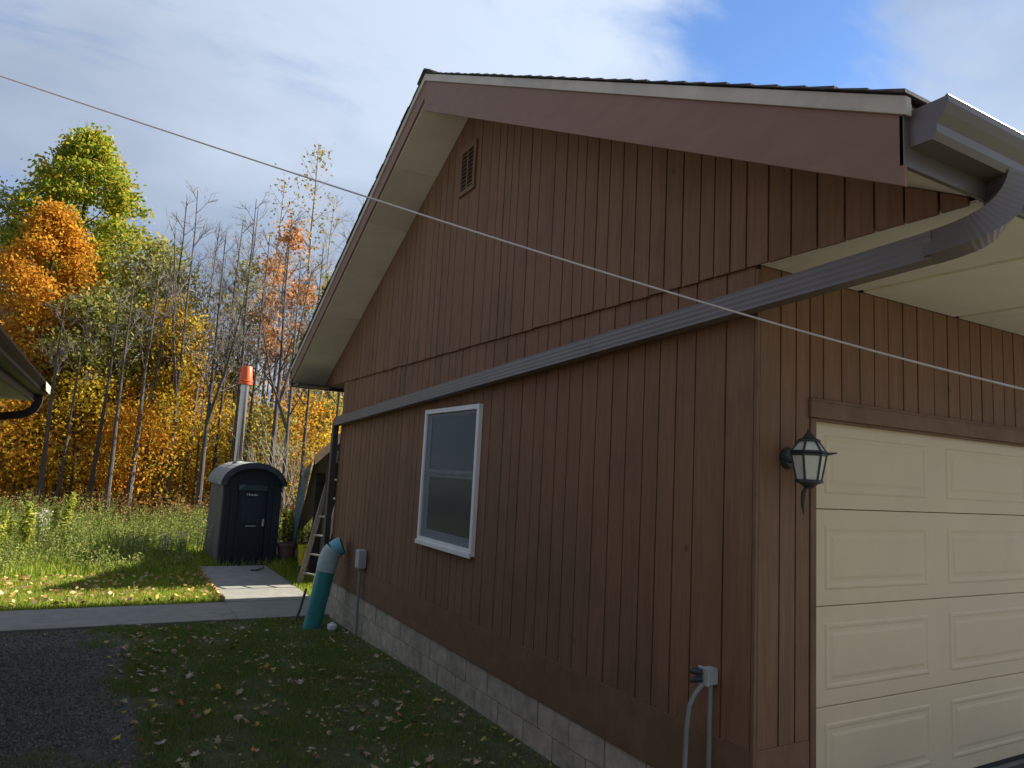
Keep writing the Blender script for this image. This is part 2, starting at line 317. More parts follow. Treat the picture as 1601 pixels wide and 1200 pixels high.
# concrete walk: cross slabs along x, then the branch toward the sauna
path = empty('concrete_walk', (-2, 8, -.42), 'grey concrete cross walk running from the neighbouring house to the back of the garage', 'walk')
for x0, x1 in ((-9.2, -6.604), (-6.6, -3.904), (-3.9, -1.204), (-1.2, 1.3)):
    part('slab', MB().box(x0, x1, 7.48, 8.66, -.50, -.385+random.uniform(-.003, .003)), M['concrete'], path, bevel=.008)
walk2 = empty('sauna_walk', (-.55, 10, -.42), 'short concrete walk with a sunlit front slab leading up to the little sauna', 'walk')
for y0, y1 in ((8.67, 9.68), (9.69, 10.9), (10.91, 12.35)):
    part('slab', MB().box(-1.2, .08, y0, y1, -.50, -.383+random.uniform(-.003, .003)), M['concrete'], walk2, bevel=.008)
struct(obj('driveway', MB().box(.02, 12, -14, -.012, -.6, -.025), M['asphalt'], None))

# ------------------------------------------------------------------ garage
WL = 7.63; RY, RZ, SL = 3.76, 5.645, .505          # wall length, ridge
XR = -.55                                          # rake overhang plane
XE = 7.6                                           # far end of the building
def roofz(y, top=RZ): return top - SL*abs(y-RY)
EAVE0, EAVE1 = -1.15, 8.67
G = empty('garage', (0, 0, 0), 'brown wooden garage with vertical plank siding, steep gable roof and tan overhead door', 'garage')
SO = 5.37                                          # soffit plane at the ridge
# walls behind the boards
part('wall', MB().px([(0, .0), (WL, .0), (WL, 2.9), (0, 2.9)], .012, .14), M['groove'], G)
part('gable_wall', MB().px([(EAVE0+.05, 2.905), (EAVE1-.05, 2.905), (EAVE1-.05, roofz(EAVE1-.05, SO)+.02), (RY, SO+.02), (EAVE0+.05, roofz(EAVE0+.05, SO)+.02)], -.012, .10), M['groove'], G)
mb = MB(); mb.box(.15, .47, .012, .14, 0, 2.92); mb.box(.47, 5.4, .012, .14, 2.2, 2.92); mb.box(5.4, XE, .012, .14, 0, 2.92)
part('wall', mb, M['groove'], G)
mb = MB(); mb.box(.15, XE, WL-.14, WL-.002, -.44, 2.88); mb.box(XE-.1, XE, .14, WL-.14, -.3, 2.88)
part('wall', mb, M['nbwall'], G)

GAP = .006
low = [.012, .215, .45, .61, .76, .905, 1.075, 1.235, 1.41, 1.59, 1.755, 1.915, 2.09, 2.235, 2.445, 2.59, 2.745, 2.985, 3.15, 3.34, 3.49, 3.64, 3.79, 3.95, 4.16, 4.31, 4.46, 4.64, 4.78, 4.94, 5.17, 5.32, 5.47, 5.63, 5.79, 5.94, 6.12, 6.27, 6.42, 6.62, 6.77, 6.93, 7.08, 7.22, 7.4, 7.62]
WY0, WY1, WZ0, WZ1 = 3.14, 4.40, .945, 2.315
for a, b in zip(low[:-1], low[1:]):
    t0 = random.uniform(-.0015, .0015); z0 = .392
    segs = [(z0, 2.8915)]
    lo_, hi_ = a+GAP, b-GAP
    if hi_ > WY0+.02 and lo_ < WY1-.02:
        if lo_ < WY0 or hi_ > WY1:                 # board notched round the window
            c0, c1 = (lo_, WY0+.01) if lo_ < WY0 else (WY1-.01, hi_)
            mb = MB().box(-.006+t0, .0115, lo_, hi_, z0, WZ0+.01); mb.box(-.006+t0, .0115, lo_, hi_, WZ1-.01, 2.8915); mb.box(-.006+t0, .0115, c0, c1, WZ0+.01, WZ1-.01)
            part('plank', mb, M['plank'], G); continue
        segs = [(z0, WZ0+.01), (WZ1-.01, 2.8915)]
    for s0, s1 in segs: part('plank', MB().box(-.006+t0, .0115, lo_, hi_, s0, s1), M['plank'], G)
up = [EAVE0+.05, -.98, -.83, -.69, -.54, -.39, -.235, -.09, .06, .175, .30, .415, .565, .72, .865, 1.02, 1.165, 1.32, 1.465, 1.62, 1.745, 1.89, 2.065, 2.3, 2.455, 2.665, 2.79, 2.92, 3.06, 3.23, 3.45, 3.68, 3.93, 4.08, 4.25, 4.4, 4.55, 4.77, 4.92, 5.07, 5.24, 5.38, 5.53, 5.74, 5.9, 6.05, 6.21, 6.36, 6.5, 6.72, 6.87, 7.02, 7.19, 7.34, 7.5, 7.7, 7.85, 8.0, 8.17, 8.32, EAVE1-.05]
for a, b in zip(up[:-1], up[1:]):
    t0 = random.uniform(-.0015, .0015); a_, b_ = a+GAP, b-GAP; zb = 2.884+random.uniform(-.004, .004)
    poly = [(a_, zb), (b_, zb), (b_, roofz(b_, SO))] + ([(RY, SO)] if a_ < RY < b_ else []) + [(a_, roofz(a_, SO))]
    part('plank', MB().px(poly, -.030+t0, -.0125), M['plank'], G)
# front boards
fl = [.012, .175, .30, .415]
for a, b in zip(fl[:-1], fl[1:]):
    part('plank', MB().box(a+GAP, b-GAP, -.006, .0115, .40, 2.8915), M['plank'], G)
fx = [.415, .53, .69, .86, 1.0, 1.14, 1.29, 1.44, 1.62, 1.78, 1.91, 2.05, 2.18, 2.32, 2.47, 2.61]
while fx[-1] < 5.3: fx.append(fx[-1]+random.choice([.14, .15, .16, .21]))
for a, b in zip(fx[:-1], fx[1:]):
    part('plank', MB().box(a+GAP, b-GAP, -.006+random.uniform(-.0015, .0015), .0115, 2.215, 2.8915), M['plank'], G)
# skirt boards, corner, door casing
part('skirt_board', MB().box(-.010, .0115, .012, WL-.01, .062, .390), M['trim'], G, bevel=.003)
part('skirt_board', MB().box(.012, .412, -.010, .0115, .062, .398), M['trim'], G, bevel=.003)
part('corner_board', MB().box(-.011, .0105, -.011, .0105, .07, 2.87), M['trim'], G, bevel=.002)
part('door_casing', MB().box(.416, .462, -.014, .045, .0, 2.10), M['trim'], G, bevel=.003)
part('door_casing', MB().box(5.34, 5.40, -.014, .045, .0, 2.10), M['trim'], G, bevel=.003)
mb = MB().box(.40, 5.42, -.026, .045, 2.103, 2.212)
part('door_header', mb, M['trim'], G, bevel=.004)
part('door_stop', MB().box(.463, 5.339, -.004, .028, 2.088, 2.102), M['trim'], G)
part('gutter_drip', MB().box(.40, 5.42, -.032, -.0265, 2.195, 2.206), M['trim'], G)

# foundation blocks
part('foundation_core', MB().box(.02, .16, .02, WL-.02, -.8, .058), M['mortar'], G)
z = .056; row = 0
while z > -.55:
    z0 = z-.195; y = -.0 - (.2 if row % 2 else 0)
    while y < WL:
        a, b = max(y, .0)+.004, min(y+.395, WL)-.002
        if b-a > .05: part('block', MB().box(.004+random.uniform(-.002, .002), .0195, a, b, z0+.006, z), M['block'], G, bevel=.003)
        y += .40
    z = z0; row += 1
mb = MB().box(.02, .46, .004, .0195, -.6, .056); part('foundation_core', mb, M['mortar'], G)

# window
W = part('window', MB(), M['white'], G)
mb = MB(); f_ = .047
mb.box(-.048, .02, WY0, WY0+f_, WZ0, WZ1); mb.box(-.048, .02, WY1-f_, WY1, WZ0, WZ1)
mb.box(-.0475, .02, WY0+f_, WY1-f_, WZ1-f_, WZ1-.0005); mb.box(-.0475, .02, WY0+f_, WY1-f_, WZ0+.0005, WZ0+.064)
sub('frame', mb, M['white'], W, bevel=.004)
sub('sill', MB().box(-.066, -.049, WY0-.006, WY1+.006, WZ0-.014, WZ0+.03), M['white'], W, bevel=.004)
y0, y1, z0, z1 = WY0+f_, WY1-f_, WZ0+.064, WZ1-f_; zm = (z0+z1)/2+.02
for nm, a, b, xo in (('upper_sash', zm, z1, -.022), ('lower_sash', z0, zm, -.012)):
    mb = MB(); s = .05
    mb.box(xo, xo+.02, y0, y0+s, a, b); mb.box(xo, xo+.02, y1-s*1.9, y1, a, b)
    mb.box(xo, xo+.02, y0+s, y1-s*1.9, b-s*.7, b); mb.box(xo, xo+.02, y0+s, y1-s*1.9, a, a+s*(.8 if nm[0] == 'u' else 1.6))
    sub(nm, mb, M['screen'], W, bevel=.002)
    sub('pane', MB().box(xo+.008, xo+.011, y0+s, y1-s*1.9, a+s*.8, b-s*.7), M['glass'], W)
mb = MB(); nn = 60
for k in range(nn+1):
    yy = y0+(y1-y0)*k/nn; xx = .030+.010*math.sin(k*.9)+.006*math.sin(k*.37)
    mb.v += [(xx, yy, z0-.02), (xx+.004, yy, z1+.02)]
mb.f = [(2*k, 2*k+2, 2*k+3, 2*k+1) for k in range(nn)]
sub('insect_screen', MB().box(-.030, -.029, y0, y1, z0, z1), M['mesh'], W)
sub('curtain', mb, M['curtain'], W, True)
wl = [o for o in G.children if o.name == 'wall'][0]         # opening behind the window
me = wl.data; mb = MB()
for a, b, c, d in ((0, WY0+.03, 0, 2.9), (WY1-.03, WL, 0, 2.9), (WY0+.03, WY1-.03, 0, WZ0+.03), (WY0+.03, WY1-.03, WZ1-.03, 2.9)): mb.box(.012, .14, a, b, c, d)
me.clear_geometry(); me.from_pydata(mb.v, [], mb.f); me.update()
part('gable_wall', MB().px([(.1, 2.88), (WL-.1, 2.88), (WL-.1, roofz(WL-.1, SO)), (RY, SO), (.1, roofz(.1, SO))], XE-.1, XE-.02), M['nbwall'], G)
part('floor_slab', MB().box(.17, XE-.11, .0, WL-.2, -.3, -.026), M['concrete'], G)
part('dark_room_panel', MB().box(.55, .6, 2.6, 5.0, .4, 2.8), M['interior'], G)  # near-black panel standing in for the unlit room behind the curtain

# vent
VY0, VY1, VZ0, VZ1 = 3.54, 3.90, 4.50, 5.02
Vt = part('vent', MB(), M['trim'], G); mb = MB()
mb.box(-.055, -.0315, VY0, VY0+.045, VZ0, VZ1); mb.box(-.055, -.0315, VY1-.045, VY1, VZ0, VZ1); mb.box(-.0545, -.0315, VY0+.045, VY1-.045, VZ1-.06, VZ1); mb.box(-.0545, -.0315, VY0+.045, VY1-.045, VZ0, VZ0+.05)
sub('frame', mb, M['trim'], Vt, bevel=.003)
sub('backing', MB().box(-.0345, -.0318, VY0+.045, VY1-.045, VZ0+.05, VZ1-.06), M['interior'], Vt)
sub('mullion', MB().box(-.053, -.036, (VY0+VY1)/2-.010, (VY0+VY1)/2+.010, VZ0+.05, VZ1-.06), M['trim'], Vt)
for k in range(9):
    zz = VZ0+.068+k*.043
    for a, b in ((VY0+.045, (VY0+VY1)/2-.010), ((VY0+VY1)/2+.010, VY1-.045)):
        sub('slat', MB().px([(a, zz), (b, zz), (b, zz+.006), (a, zz+.006)], -.052, -.0355) if 0 else MB().add(
            [(-.052, a, zz), (-.052, b, zz), (-.036, b, zz+.020), (-.036, a, zz+.020), (-.052, a, zz+.007), (-.052, b, zz+.007), (-.036, b, zz+.027), (-.036, a, zz+.027)],
            [(3, 2, 1, 0), (4, 5, 6, 7), (0, 1, 5, 4), (1, 2, 6, 5), (2, 3, 7, 6), (3, 0, 4, 7)]), M['trim'], Vt)

# rake overhang: soffit panels, fascia, tan edge
def rake_strip(y0, y1, zt, zb):      # parallelogram following the slope; zt/zb are heights at the ridge
    p = [(y0, roofz(y0, zb)), (y1, roofz(y1, zb)), (y1, roofz(y1, zt)), (y0, roofz(y0, zt))]
    return p if y1 > y0 else p
for side in (1, -1):
    far = EAVE1 if side > 0 else EAVE0; n_ = 6
    for k in range(n_):
        a = RY+(far-RY)*k/n_; b = RY+(far-RY)*(k+1)/n_; e = .004*side
        part('soffit_panel', MB().px(rake_strip(a+e, b-e, SO+.016, SO+.002+.002*(k % 2)), XR+.022, -.0325), M['tan'], G)
    e = .001*side
    zb0, zb1 = (5.385, 5.385) if side > 0 else (5.25, 5.295)
    part('rake_fascia', MB().px([(RY+e, roofz(RY, zb0)), (far, roofz(far, zb1)), (far, roofz(far, RZ-.078)), (RY+e, RZ-.078)], XR, XR+.020), M['fascia'], G, bevel=.003)
    part('rake_backer', MB().px(rake_strip(RY+e, far-.0*side, RZ-.09, SO+.018), XR+.0215, XR+.06), M['fascia'], G)
    part('rake_trim', MB().px(rake_strip(RY+e, far+.02*side, RZ-.004, RZ-.078), XR-.014, XR+.018), M['edge'], G, bevel=.003)
    mb = MB().px(rake_strip(RY+e, far-.02*side, RZ-.012, RZ-.03), XR+.07, XE)
    part('roof_deck', mb, M['darkwood'], G)
# shingles: each course as a slab plus its loose end shingle at the rake
def slope_slab(x0, x1, yl, yh, side, th, lift):
    # yl = distance from the ridge of the butt edge, yh = of the upper edge
    mb = MB(); vs = []
    for x in (x0, x1):
        for d, t in ((yl, th), (yh, 0)):
            y = RY+side*d; zz = RZ - SL*d + lift
            vs += [(x, y, zz), (x, y, zz+t)]
    return MB().add(vs, [(0, 1, 3, 2), (4, 6, 7, 5), (0, 4, 5, 1), (2, 3, 7, 6), (1, 5, 7, 3), (0, 2, 6, 4)])
for side in (1, -1):
    tot = abs((EAVE1 if side > 0 else EAVE0)-RY)+.03; nc = 34; st = tot/nc
    for k in range(nc):
        lo2 = tot-k*st; hi2 = max(lo2-st*1.35, 0.0); j = random.uniform(-.006, .006); wd = random.choice([.33, .66, .99])
        lf = .004
        part('shingle', slope_slab(XR-.028+j, XR+wd, lo2+random.uniform(-.004, .004), hi2, side, .012+random.uniform(-.002, .003), lf), M['shingle'], G)
        part('shingle_course', slope_slab(XR+wd+.004, XE, lo2, hi2, side, .011, lf), M['shingle'], G)
mb = MB().add([(XR-.032, RY-.16, RZ-.055), (XR-.032, RY, RZ+.030), (XR-.032, RY+.16, RZ-.055), (XE, RY-.16, RZ-.055), (XE, RY, RZ+.030), (XE, RY+.16, RZ-.055),
               (XR-.032, RY-.16, RZ-.040), (XR-.032, RY, RZ+.048), (XR-.032, RY+.16, RZ-.040), (XE, RY-.16, RZ-.040), (XE, RY, RZ+.048), (XE, RY+.16, RZ-.040)],
              [(0, 1, 4, 3), (1, 2, 5, 4), (6, 9, 10, 7), (7, 10, 11, 8), (0, 6, 7, 1), (1, 7, 8, 2), (3, 4, 10, 9), (4, 5, 11, 10), (0, 3, 9, 6), (2, 8, 11, 5)])
part('ridge_cap', mb, M['shingle'], G)

# eaves: horizontal soffit, fascia
ex0 = XR+.022
xx = -.030
gx = [-.012, .86, 1.88, 2.9, 3.92, 4.94, 5.96, XE]
for k, (a, b) in enumerate(zip(gx[:-1], gx[1:])):
    part('soffit_panel', MB().box(a+.03 if k else a, b-.03, EAVE0+.02, -.013, 2.893, 2.905), M['tan'], G)
    if b < XE: part('soffit_channel', MB().box(b-.045, b+.045, EAVE0+.02, -.013, 2.9055, 2.9185), M['tan'], G)
part('soffit_panel', MB().box(-.0305, XE, WL+.001, EAVE1-.022, 2.8915, 2.889), M['brownmetal'], G)  # far soffit coloured dark brown to stand in for its shade
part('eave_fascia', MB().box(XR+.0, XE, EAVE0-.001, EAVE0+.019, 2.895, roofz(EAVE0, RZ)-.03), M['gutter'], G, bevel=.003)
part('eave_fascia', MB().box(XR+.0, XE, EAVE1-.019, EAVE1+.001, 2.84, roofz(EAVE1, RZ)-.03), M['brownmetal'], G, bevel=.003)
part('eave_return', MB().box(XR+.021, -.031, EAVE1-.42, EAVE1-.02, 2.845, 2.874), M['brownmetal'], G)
# gutter (ogee profile) on both eaves
def gutter(ye, side, z0, mt, x0, x1):
    P = [(0, .115), (0, 0), (.075, 0), (.088, .020), (.090, .045), (.112, .075), (.126, .100), (.126, .118), (.112, .118)]
    inner = [(.108, .112), (.108, .100), (.084, .05), (.080, .022), (.070, .006), (.006, .006), (.006, .115)]
    if side < 0: P = [(u*1.12, v*1.2-.01) for u, v in P]; inner = [(u*1.12, v*1.2-.01) for u, v in inner]
    poly = [(ye+side*u, z0+v) for u, v in P+inner]
    g = part('gutter', MB().px(poly, x0+.004, x1), mt, G, bevel=.0)
    cp = MB().px([(ye+side*u, z0+v) for u, v in P], x0, x0+.0035)
    sub('end_cap', cp, mt, g); sub('lip', MB().tube([(x0+.004, ye+side*(.135 if side < 0 else .120), z0+(.132 if side < 0 else .117)), (x1, ye+side*(.135 if side < 0 else .120), z0+(.132 if side < 0 else .117))], .0075, 10), M['spout'], g, True); return g  # lip in the lighter downspout metal stands in for the sun glint
gA = gutter(EAVE0-.002, -1, roofz(EAVE0, RZ)-.185, M['gutter'], -.52, XE)
gB = gutter(EAVE1+.002, 1, roofz(EAVE1, RZ)-.125, M['brownmetal'], -.56, XE)
GZ = roofz(EAVE0, RZ)-.185
sub('hanger_clip', MB().box(-.525, -.5205, EAVE0-.014, EAVE0+.012, GZ+.11, GZ+.15), M['edge'], gA)

# downspout: corrugated elbow under the gutter, long sloping run across the gable, drop at the far corner
def rect_tube(pts, w_, h_, ups, rib=0.0, dents=.05, w1=None, h1=None, ribend=1.0):
    W0, H0 = w_, h_
    """rectangular section with ribbed faces"""
    mb = MB(); m = len(pts); pts = [np.array(p, float) for p in pts]; nv = None
    for i, p in enumerate(pts):
        t = pts[min(i+1, m-1)]-pts[max(i-1, 0)]; t /= np.linalg.norm(t)
        a = np.array(ups[i], float); a -= t*(a@t); a /= np.linalg.norm(a); b = np.cross(t, a)
        q_ = i/(m-1); w_ = W0+((w1 or W0)-W0)*q_; h_ = H0+((h1 or H0)-H0)*q_
        s_ = 1+(rib if (i % 2 and q_ < ribend) else 0)
        prof = []
        for sx_, sy_ in ((-1, -1), (1, -1), (1, 1), (-1, 1)):
            nx_, ny_ = {(-1, -1): (1, -1), (1, -1): (1, 1), (1, 1): (-1, 1), (-1, 1): (-1, -1)}[(sx_, sy_)]
            for k in range(8):
                q = k/8; u_ = sx_+(nx_-sx_)*q; v_ = sy_+(ny_-sy_)*q
                dent = dents*(1 if k % 2 else 0)
                if sx_ == nx_: u_ -= math.copysign(dent, sx_)
                else: v_ -= math.copysign(dent, sy_)
                prof.append((u_, v_))
        nv = len(prof)
        for u_, v_ in prof: mb.v.append(tuple(p+s_*(u_*w_/2*b+v_*h_/2*a)))
    mb.f = [(i*nv+k, i*nv+(k+1) % nv, (i+1)*nv+(k+1) % nv, (i+1)*nv+k) for i in range(m-1) for k in range(nv)]
    mb.f += [tuple(range(nv))[::-1], tuple((m-1)*nv+k for k in range(nv))]
    return mb
xd = -.085
A = np.array([.045, EAVE0-.062, GZ+.0])
P0, P1, P2, P3 = A, np.array([.02, -1.22, 2.80]), np.array([xd+.0, -1.19, 2.735]), np.array([xd, -.97, 2.7235])
el = [((1-t)**3)*P0+3*((1-t)**2)*t*P1+3*(1-t)*t*t*P2+t**3*P3 for t in np.linspace(0, 1, 41)]
Dp = part('downspout', MB(), M['spout'], G)
def upv(i, n): 
    q = i/(n-1); return np.array([-.35-.65*q, -.94*(1-q)+.0*q, .25*q])
sub('elbow', rect_tube(el, .100, .112, [upv(i, 41) for i in range(41)], .030, 0, .114, .085, .75), M['spout'], Dp)
run0, run1 = np.array([xd, -1.0, 2.725]), np.array([xd, 7.56, 2.30])
joint = run0+(run1-run0)*.28
sub('pipe', rect_tube([run0, joint], .116, .086, [(-1, 0, 0)]*2), M['spout'], Dp)
sub('pipe', rect_tube([joint-np.array([0, .05, -.0018]), run1], .120, .090, [(-1, 0, 0)]*2), M['spout'], Dp)
c0 = run1+np.array([0, -.02, 0]); cc = [c0, c0+np.array([0, .055, -.01]), c0+np.array([0, .085, -.06]), c0+np.array([0, .09, -.13])]
sub('elbow', rect_tube(cc, .10, .076, [(-1, 0, 0)]*4, .05, 0), M['brownmetal'], Dp)
sub('pipe', rect_tube([c0+np.array([0, .09, -.12]), np.array([xd, 7.63, 1.2]), np.array([xd, 7.63, -.15])], .10, .075, [(-1, 0, 0)]*3), M['brownmetal'], Dp)
for yy in (1.9, 5.2):
    zz = run0[2]+(run1[2]-run0[2])*(yy-run0[1])/(run1[1]-run0[1])
    sub('strap', MB().box(-.130, -.0125, yy-.012, yy+.012, zz-.062, zz+.062) if 0 else MB().box(-.1275, -.1255, yy-.012, yy+.012, zz-.06, zz+.06), M['gutter'], Dp)

# overhead door
Dr = part('garage_door', MB(), M['door'], G)
XD0, XD1 = .463, 5.339; SH = 2.10/4
zl = [0.004, .533, 1.067, 1.60, 2.095]
for k in range(4):
    z0, z1 = zl[k]+.002, zl[k+1]-.002
    s = sub('door_section', MB().box(XD0, XD1, .034, .070, z0, z1), M['door'], Dr, bevel=.004)
    npan = 4; mar = .13; pw = (XD1-XD0-mar*2-.22*(npan-1))/npan; zb, zt = z0+.085, min(z0+.44, z1-.06)
    if k == 3: zt = z1-.075
    for j in range(npan):
        a = XD0+mar+j*(pw+.22); b = a+pw
        def ring(i0, i1, d0, d1):
            o4 = [(a+i0, zb+i0), (b-i0, zb+i0), (b-i0, zt-i0), (a+i0, zt-i0)]; q4 = [(a+i1, zb+i1), (b-i1, zb+i1), (b-i1, zt-i1), (a+i1, zt-i1)]
            return [(u, .034-d0, v) for u, v in o4]+[(u, .034-d1, v) for u, v in q4]
        mb = MB(); R8 = [(0, 1, 5, 4), (1, 2, 6, 5), (2, 3, 7, 6), (3, 0, 4, 7)]
        mb.add(ring(0, .010, .0002, .0045), R8); mb.add(ring(.010, .022, .0045, .0045), R8); mb.add(ring(.022, .034, .0045, .0012), R8)
        mb.add(ring(.034, .052, .0012, .0012), R8); mb.add(ring(.052, .072, .0012, .0055), R8)
        q = ring(.072, .072, .0055, .0055)[:4]; mb.add(q, [(0, 1, 2, 3)])
        sub('raised_panel', mb, M['door'], Dr)
sub('bottom_seal', MB().box(XD0, XD1, .036, .066, -.022, .006), M['seal'], Dr)

# wall lantern
LX, LY, LZ = .215, -.155, 1.875
Ln = empty('wall_lantern', (LX, 0, LZ), 'black carriage lantern with frosted panes mounted beside the garage door', 'wall lantern')
part('back_plate', MB().lathe([(0, 0), (.058, 0), (.058, .012), (.045, .022), (0, .024)], (0, 0, 0), 20), M['black'], Ln)
bp_ = Ln.children[0]; bp_.data.transform(Matrix.Translation((LX+.015, -.0065, LZ-.01)) @ Matrix.Rotation(math.radians(90), 4, 'X'))
part('arm', MB().tube([(LX-.03, -.02, LZ-.01), (LX-.03, -.06, LZ-.03), (LX-.015, -.10, LZ-.01), (LX, LY+.055, LZ+.0)], [.014, .011, .010, .010], 8), M['black'], Ln, True)
hexr = lambda r, z, ph=math.radians(20): [(LX+r*math.cos(ph+k*math.pi/3), LY+r*math.sin(ph+k*math.pi/3), LZ+z) for k in range(6)]
R_mid, R_bot, R_top = .088, .060, .046
mb = MB()
for k in range(6):
    for (ra, za_), (rb, zb_) in (((R_bot, -.125), (R_mid, .018)), ((R_mid, .018), (R_top, .082))):
        mb.tube([hexr(ra, za_)[k], hexr(rb, zb_)[k]], .0062, 6)
    for r, zz in ((R_bot, -.125), (R_mid, .010), (R_mid, .024), (R_top, .082)):
        mb.tube([hexr(r, zz)[k], hexr(r, zz)[(k+1) % 6]], .0068, 6)
part('cage', mb, M['black'], Ln)
for lohi in (((R_bot, -.122), (R_mid-.003, .008)), ((R_mid-.003, .026), (R_top, .080))):
    for k in range(6):
        a, b = hexr(*lohi[0]), hexr(*lohi[1])
        part('pane', MB().add([a[k], a[(k+1) % 6], b[(k+1) % 6], b[k]], [(0, 1, 2, 3)]), M['frost'], Ln)
part('cap', MB().lathe([(0, .145), (.008, .142), (.010, .125), (.022, .112), (.030, .098), (.056, .086), (.058, .079), (0, .078)], (LX, LY, LZ), 12), M['black'], Ln, True)
part('base', MB().lathe([(.070, -.122), (.072, -.132), (.045, -.142), (.030, -.155), (.018, -.165), (0, -.166)], (LX, LY, LZ), 12), M['black'], Ln, True)
part('tail_finial', MB().tube([(LX-.01, LY+.01, LZ-.16), (LX-.012, LY+.022, LZ-.19), (LX-.012, LY+.026, LZ-.25), (LX-.010, LY+.022, LZ-.30)], [.009, .013, .010, .003], 8), M['black'], Ln, True)
part('corner_spur', MB().tube([hexr(R_mid, .016)[5], hexr(R_mid+.05, .024)[5]], [.009, .003], 6), M['black'], Ln)

# utility boxes on the gable wall
U = empty('outlet_box', (-.05, .26, .76), 'grey outlet box with plug and two conduits on the gable near the front corner', 'outlet box')
part('housing', MB().box(-.080, -.0125, .225, .290, .655, .738), M['boxgrey'], U, bevel=.006)
part('cover', MB().box(-.092, -.0805, .219, .296, .650, .746), M['boxgrey'], U, bevel=.005)
part('conduit', MB().tube([(-.05, .245, .655), (-.05, .245, .3), (-.05, .245, -.32)], .0125, 10), M['conduit'], U, True)
part('plug', MB().tube([(-.092, .26, .716), (-.115, .285, .718), (-.135, .31, .716)], [.016, .020, .012], 10), M['black'], U, True)
part('plug', MB().tube([(-.092, .26, .683), (-.115, .285, .676), (-.13, .31, .663)], [.014, .016, .010], 10), M['black'], U, True)
part('cable', MB().tube([(-.092, .255, .66), (-.125, .275, .61), (-.15, .29, .55), (-.16, .30, .42), (-.165, .30, .25), (-.165, .30, -.1), (-.165, .30, -.30)], .0125, 10), M['conduit'], U, True)
U2 = empty('junction_box', (-.05, 6.15, .53), 'small pale grey junction box with a single conduit at the far end of the gable', 'junction box')
part('housing', MB().box(-.115, -.0125, 6.02, 6.16, .44, .66), M['boxgrey'], U2, bevel=.010)
part('conduit', MB().tube([(-.06, 6.10, .45), (-.06, 6.10, .1), (-.05, 6.10, -.42)], .018, 10), M['conduit'], U2, True)

# teal drain pipe leaning at the far corner
TP = empty('drain_pipe', (-.36, 7.1, -.42), 'teal plastic drain pipe with a grey elbow leaning at the far corner of the garage', 'drain pipe')
q0, q1, q2, q3 = np.array([-.40, 6.86, -.46]), np.array([-.265, 6.85, .34]), np.array([-.235, 6.85, .50]), np.array([-.10, 6.82, .625])
part('pipe', MB().tube([q0, (q0+q1)/2, q1], .115, 20), M['teal'], TP, True)
el2 = [((1-t)**2)*(q1)+2*(1-t)*t*(q2+np.array([-.02, .03, .07]))+t*t*(q3) for t in np.linspace(0, 1, 7)]
part('elbow', MB().tube([q1-(q1-q0)*.06]+el2[:5], .127, 20), M['pvc'], TP, True)
part('socket', MB().tube(el2[4:]+[q3+(q3-el2[5])*.25], .118, 20, False), M['cyan'], TP, True)
part('socket_mouth', MB().tube([q3-(q3-el2[5])*.2, q3+(q3-el2[5])*.2], .105, 20), M['interior'], TP)
tag(obj('black_rod', MB().tube([(-.52, 7.25, -.42), (-.46, 7.30, -.30), (-.36, 7.42, -.02)], .018, 8), M['black'], None, True), 'short black rod leaning on the foot of the teal drain pipe', 'rod')
CO = empty('cleanout_stub', (-.22, 6.55, -.42), 'small white capped cleanout stub in the soil beside the teal drain pipe', 'pipe stub')
part('stub', MB().tube([(-.22, 6.55, -.46), (-.22, 6.55, -.36)], .045, 16), M['pvc'], CO, True)
part('cap', MB().lathe([(.058, -.372), (.060, -.325), (.050, -.318), (.026, -.317), (.024, -.295), (0, -.294)], (-.22, 6.55, 0), 16), M['white'], CO, True)

# ------------------------------------------------------------------ overhead cable
wp = [(-260, 30), (0, 122), (150, 167), (300, 215), (430, 258), (575, 311), (700, 352), (850, 398), (1000, 441), (1130, 478), (1230, 510), (1330, 540), (1460, 573), (1600, 607), (1800, 655)]
dep = np.linspace(4.6, 2.9, len(wp)); pts = []
for (a, b), d in zip(wp, dep):
    v = _f + (a-800.5)/FPX*_R - (b-600)/FPX*_U; pts.append(CAM+v*d)
pts = np.array(pts); tt = np.linspace(-1, 1, len(pts)); sm = np.stack([np.polyval(np.polyfit(tt, pts[:, i], 4), np.linspace(-1, 1, 40)) for i in range(3)], -1)
tag(obj('overhead_cable', MB().tube(sm, .0052, 8), M['wire'], None, True), 'thin pale overhead cable sagging diagonally in front of the garage gable', 'cable')
# ------------------------------------------------------------------ neighbouring house at the left
H = empty('neighbour_house', (-4.3, 5, -.4), 'dark neighbouring house whose eave corner juts in at the left edge', 'house')
HX, HY = -3.60, 6.9
part('wall', MB().box(-9.5, -4.32, -6, 7.0, -.5, 2.25), M['nbwall'], H)
part('soffit', MB().box(-4.32, HX-.11, -6, HY+.05, 2.215, 2.235), M['tan'], H)
part('fascia', MB().box(HX-.11, HX-.085, -6, HY+.05, 2.205, 2.395), M['brownmetal'], H)
part('roof', MB().add([(HX-.1, -6, 2.40), (HX-.1, HY+.12, 2.40), (-6.5, HY+.12, 3.75), (-6.5, -6, 3.75), (HX-.1, -6, 2.43), (HX-.1, HY+.12, 2.43), (-6.5, HY+.12, 3.79), (-6.5, -6, 3.79)],
     [(0, 1, 2, 3), (4, 7, 6, 5), (0, 4, 5, 1), (1, 5, 6, 2), (2, 6, 7, 3), (3, 7, 4, 0)]), M['shingle'], H)
P = [(0, .115), (0, 0), (.075, 0), (.088, .020), (.090, .045), (.112, .075), (.126, .100), (.126, .118), (.112, .118), (.108, .10), (.080, .02), (.070, .006), (.006, .006), (.006, .115)]
hg = part('gutter', MB().py([(HX-.084+u, 2.275+v) for u, v in P], -6, HY-.004), M['brownmetal'], H)
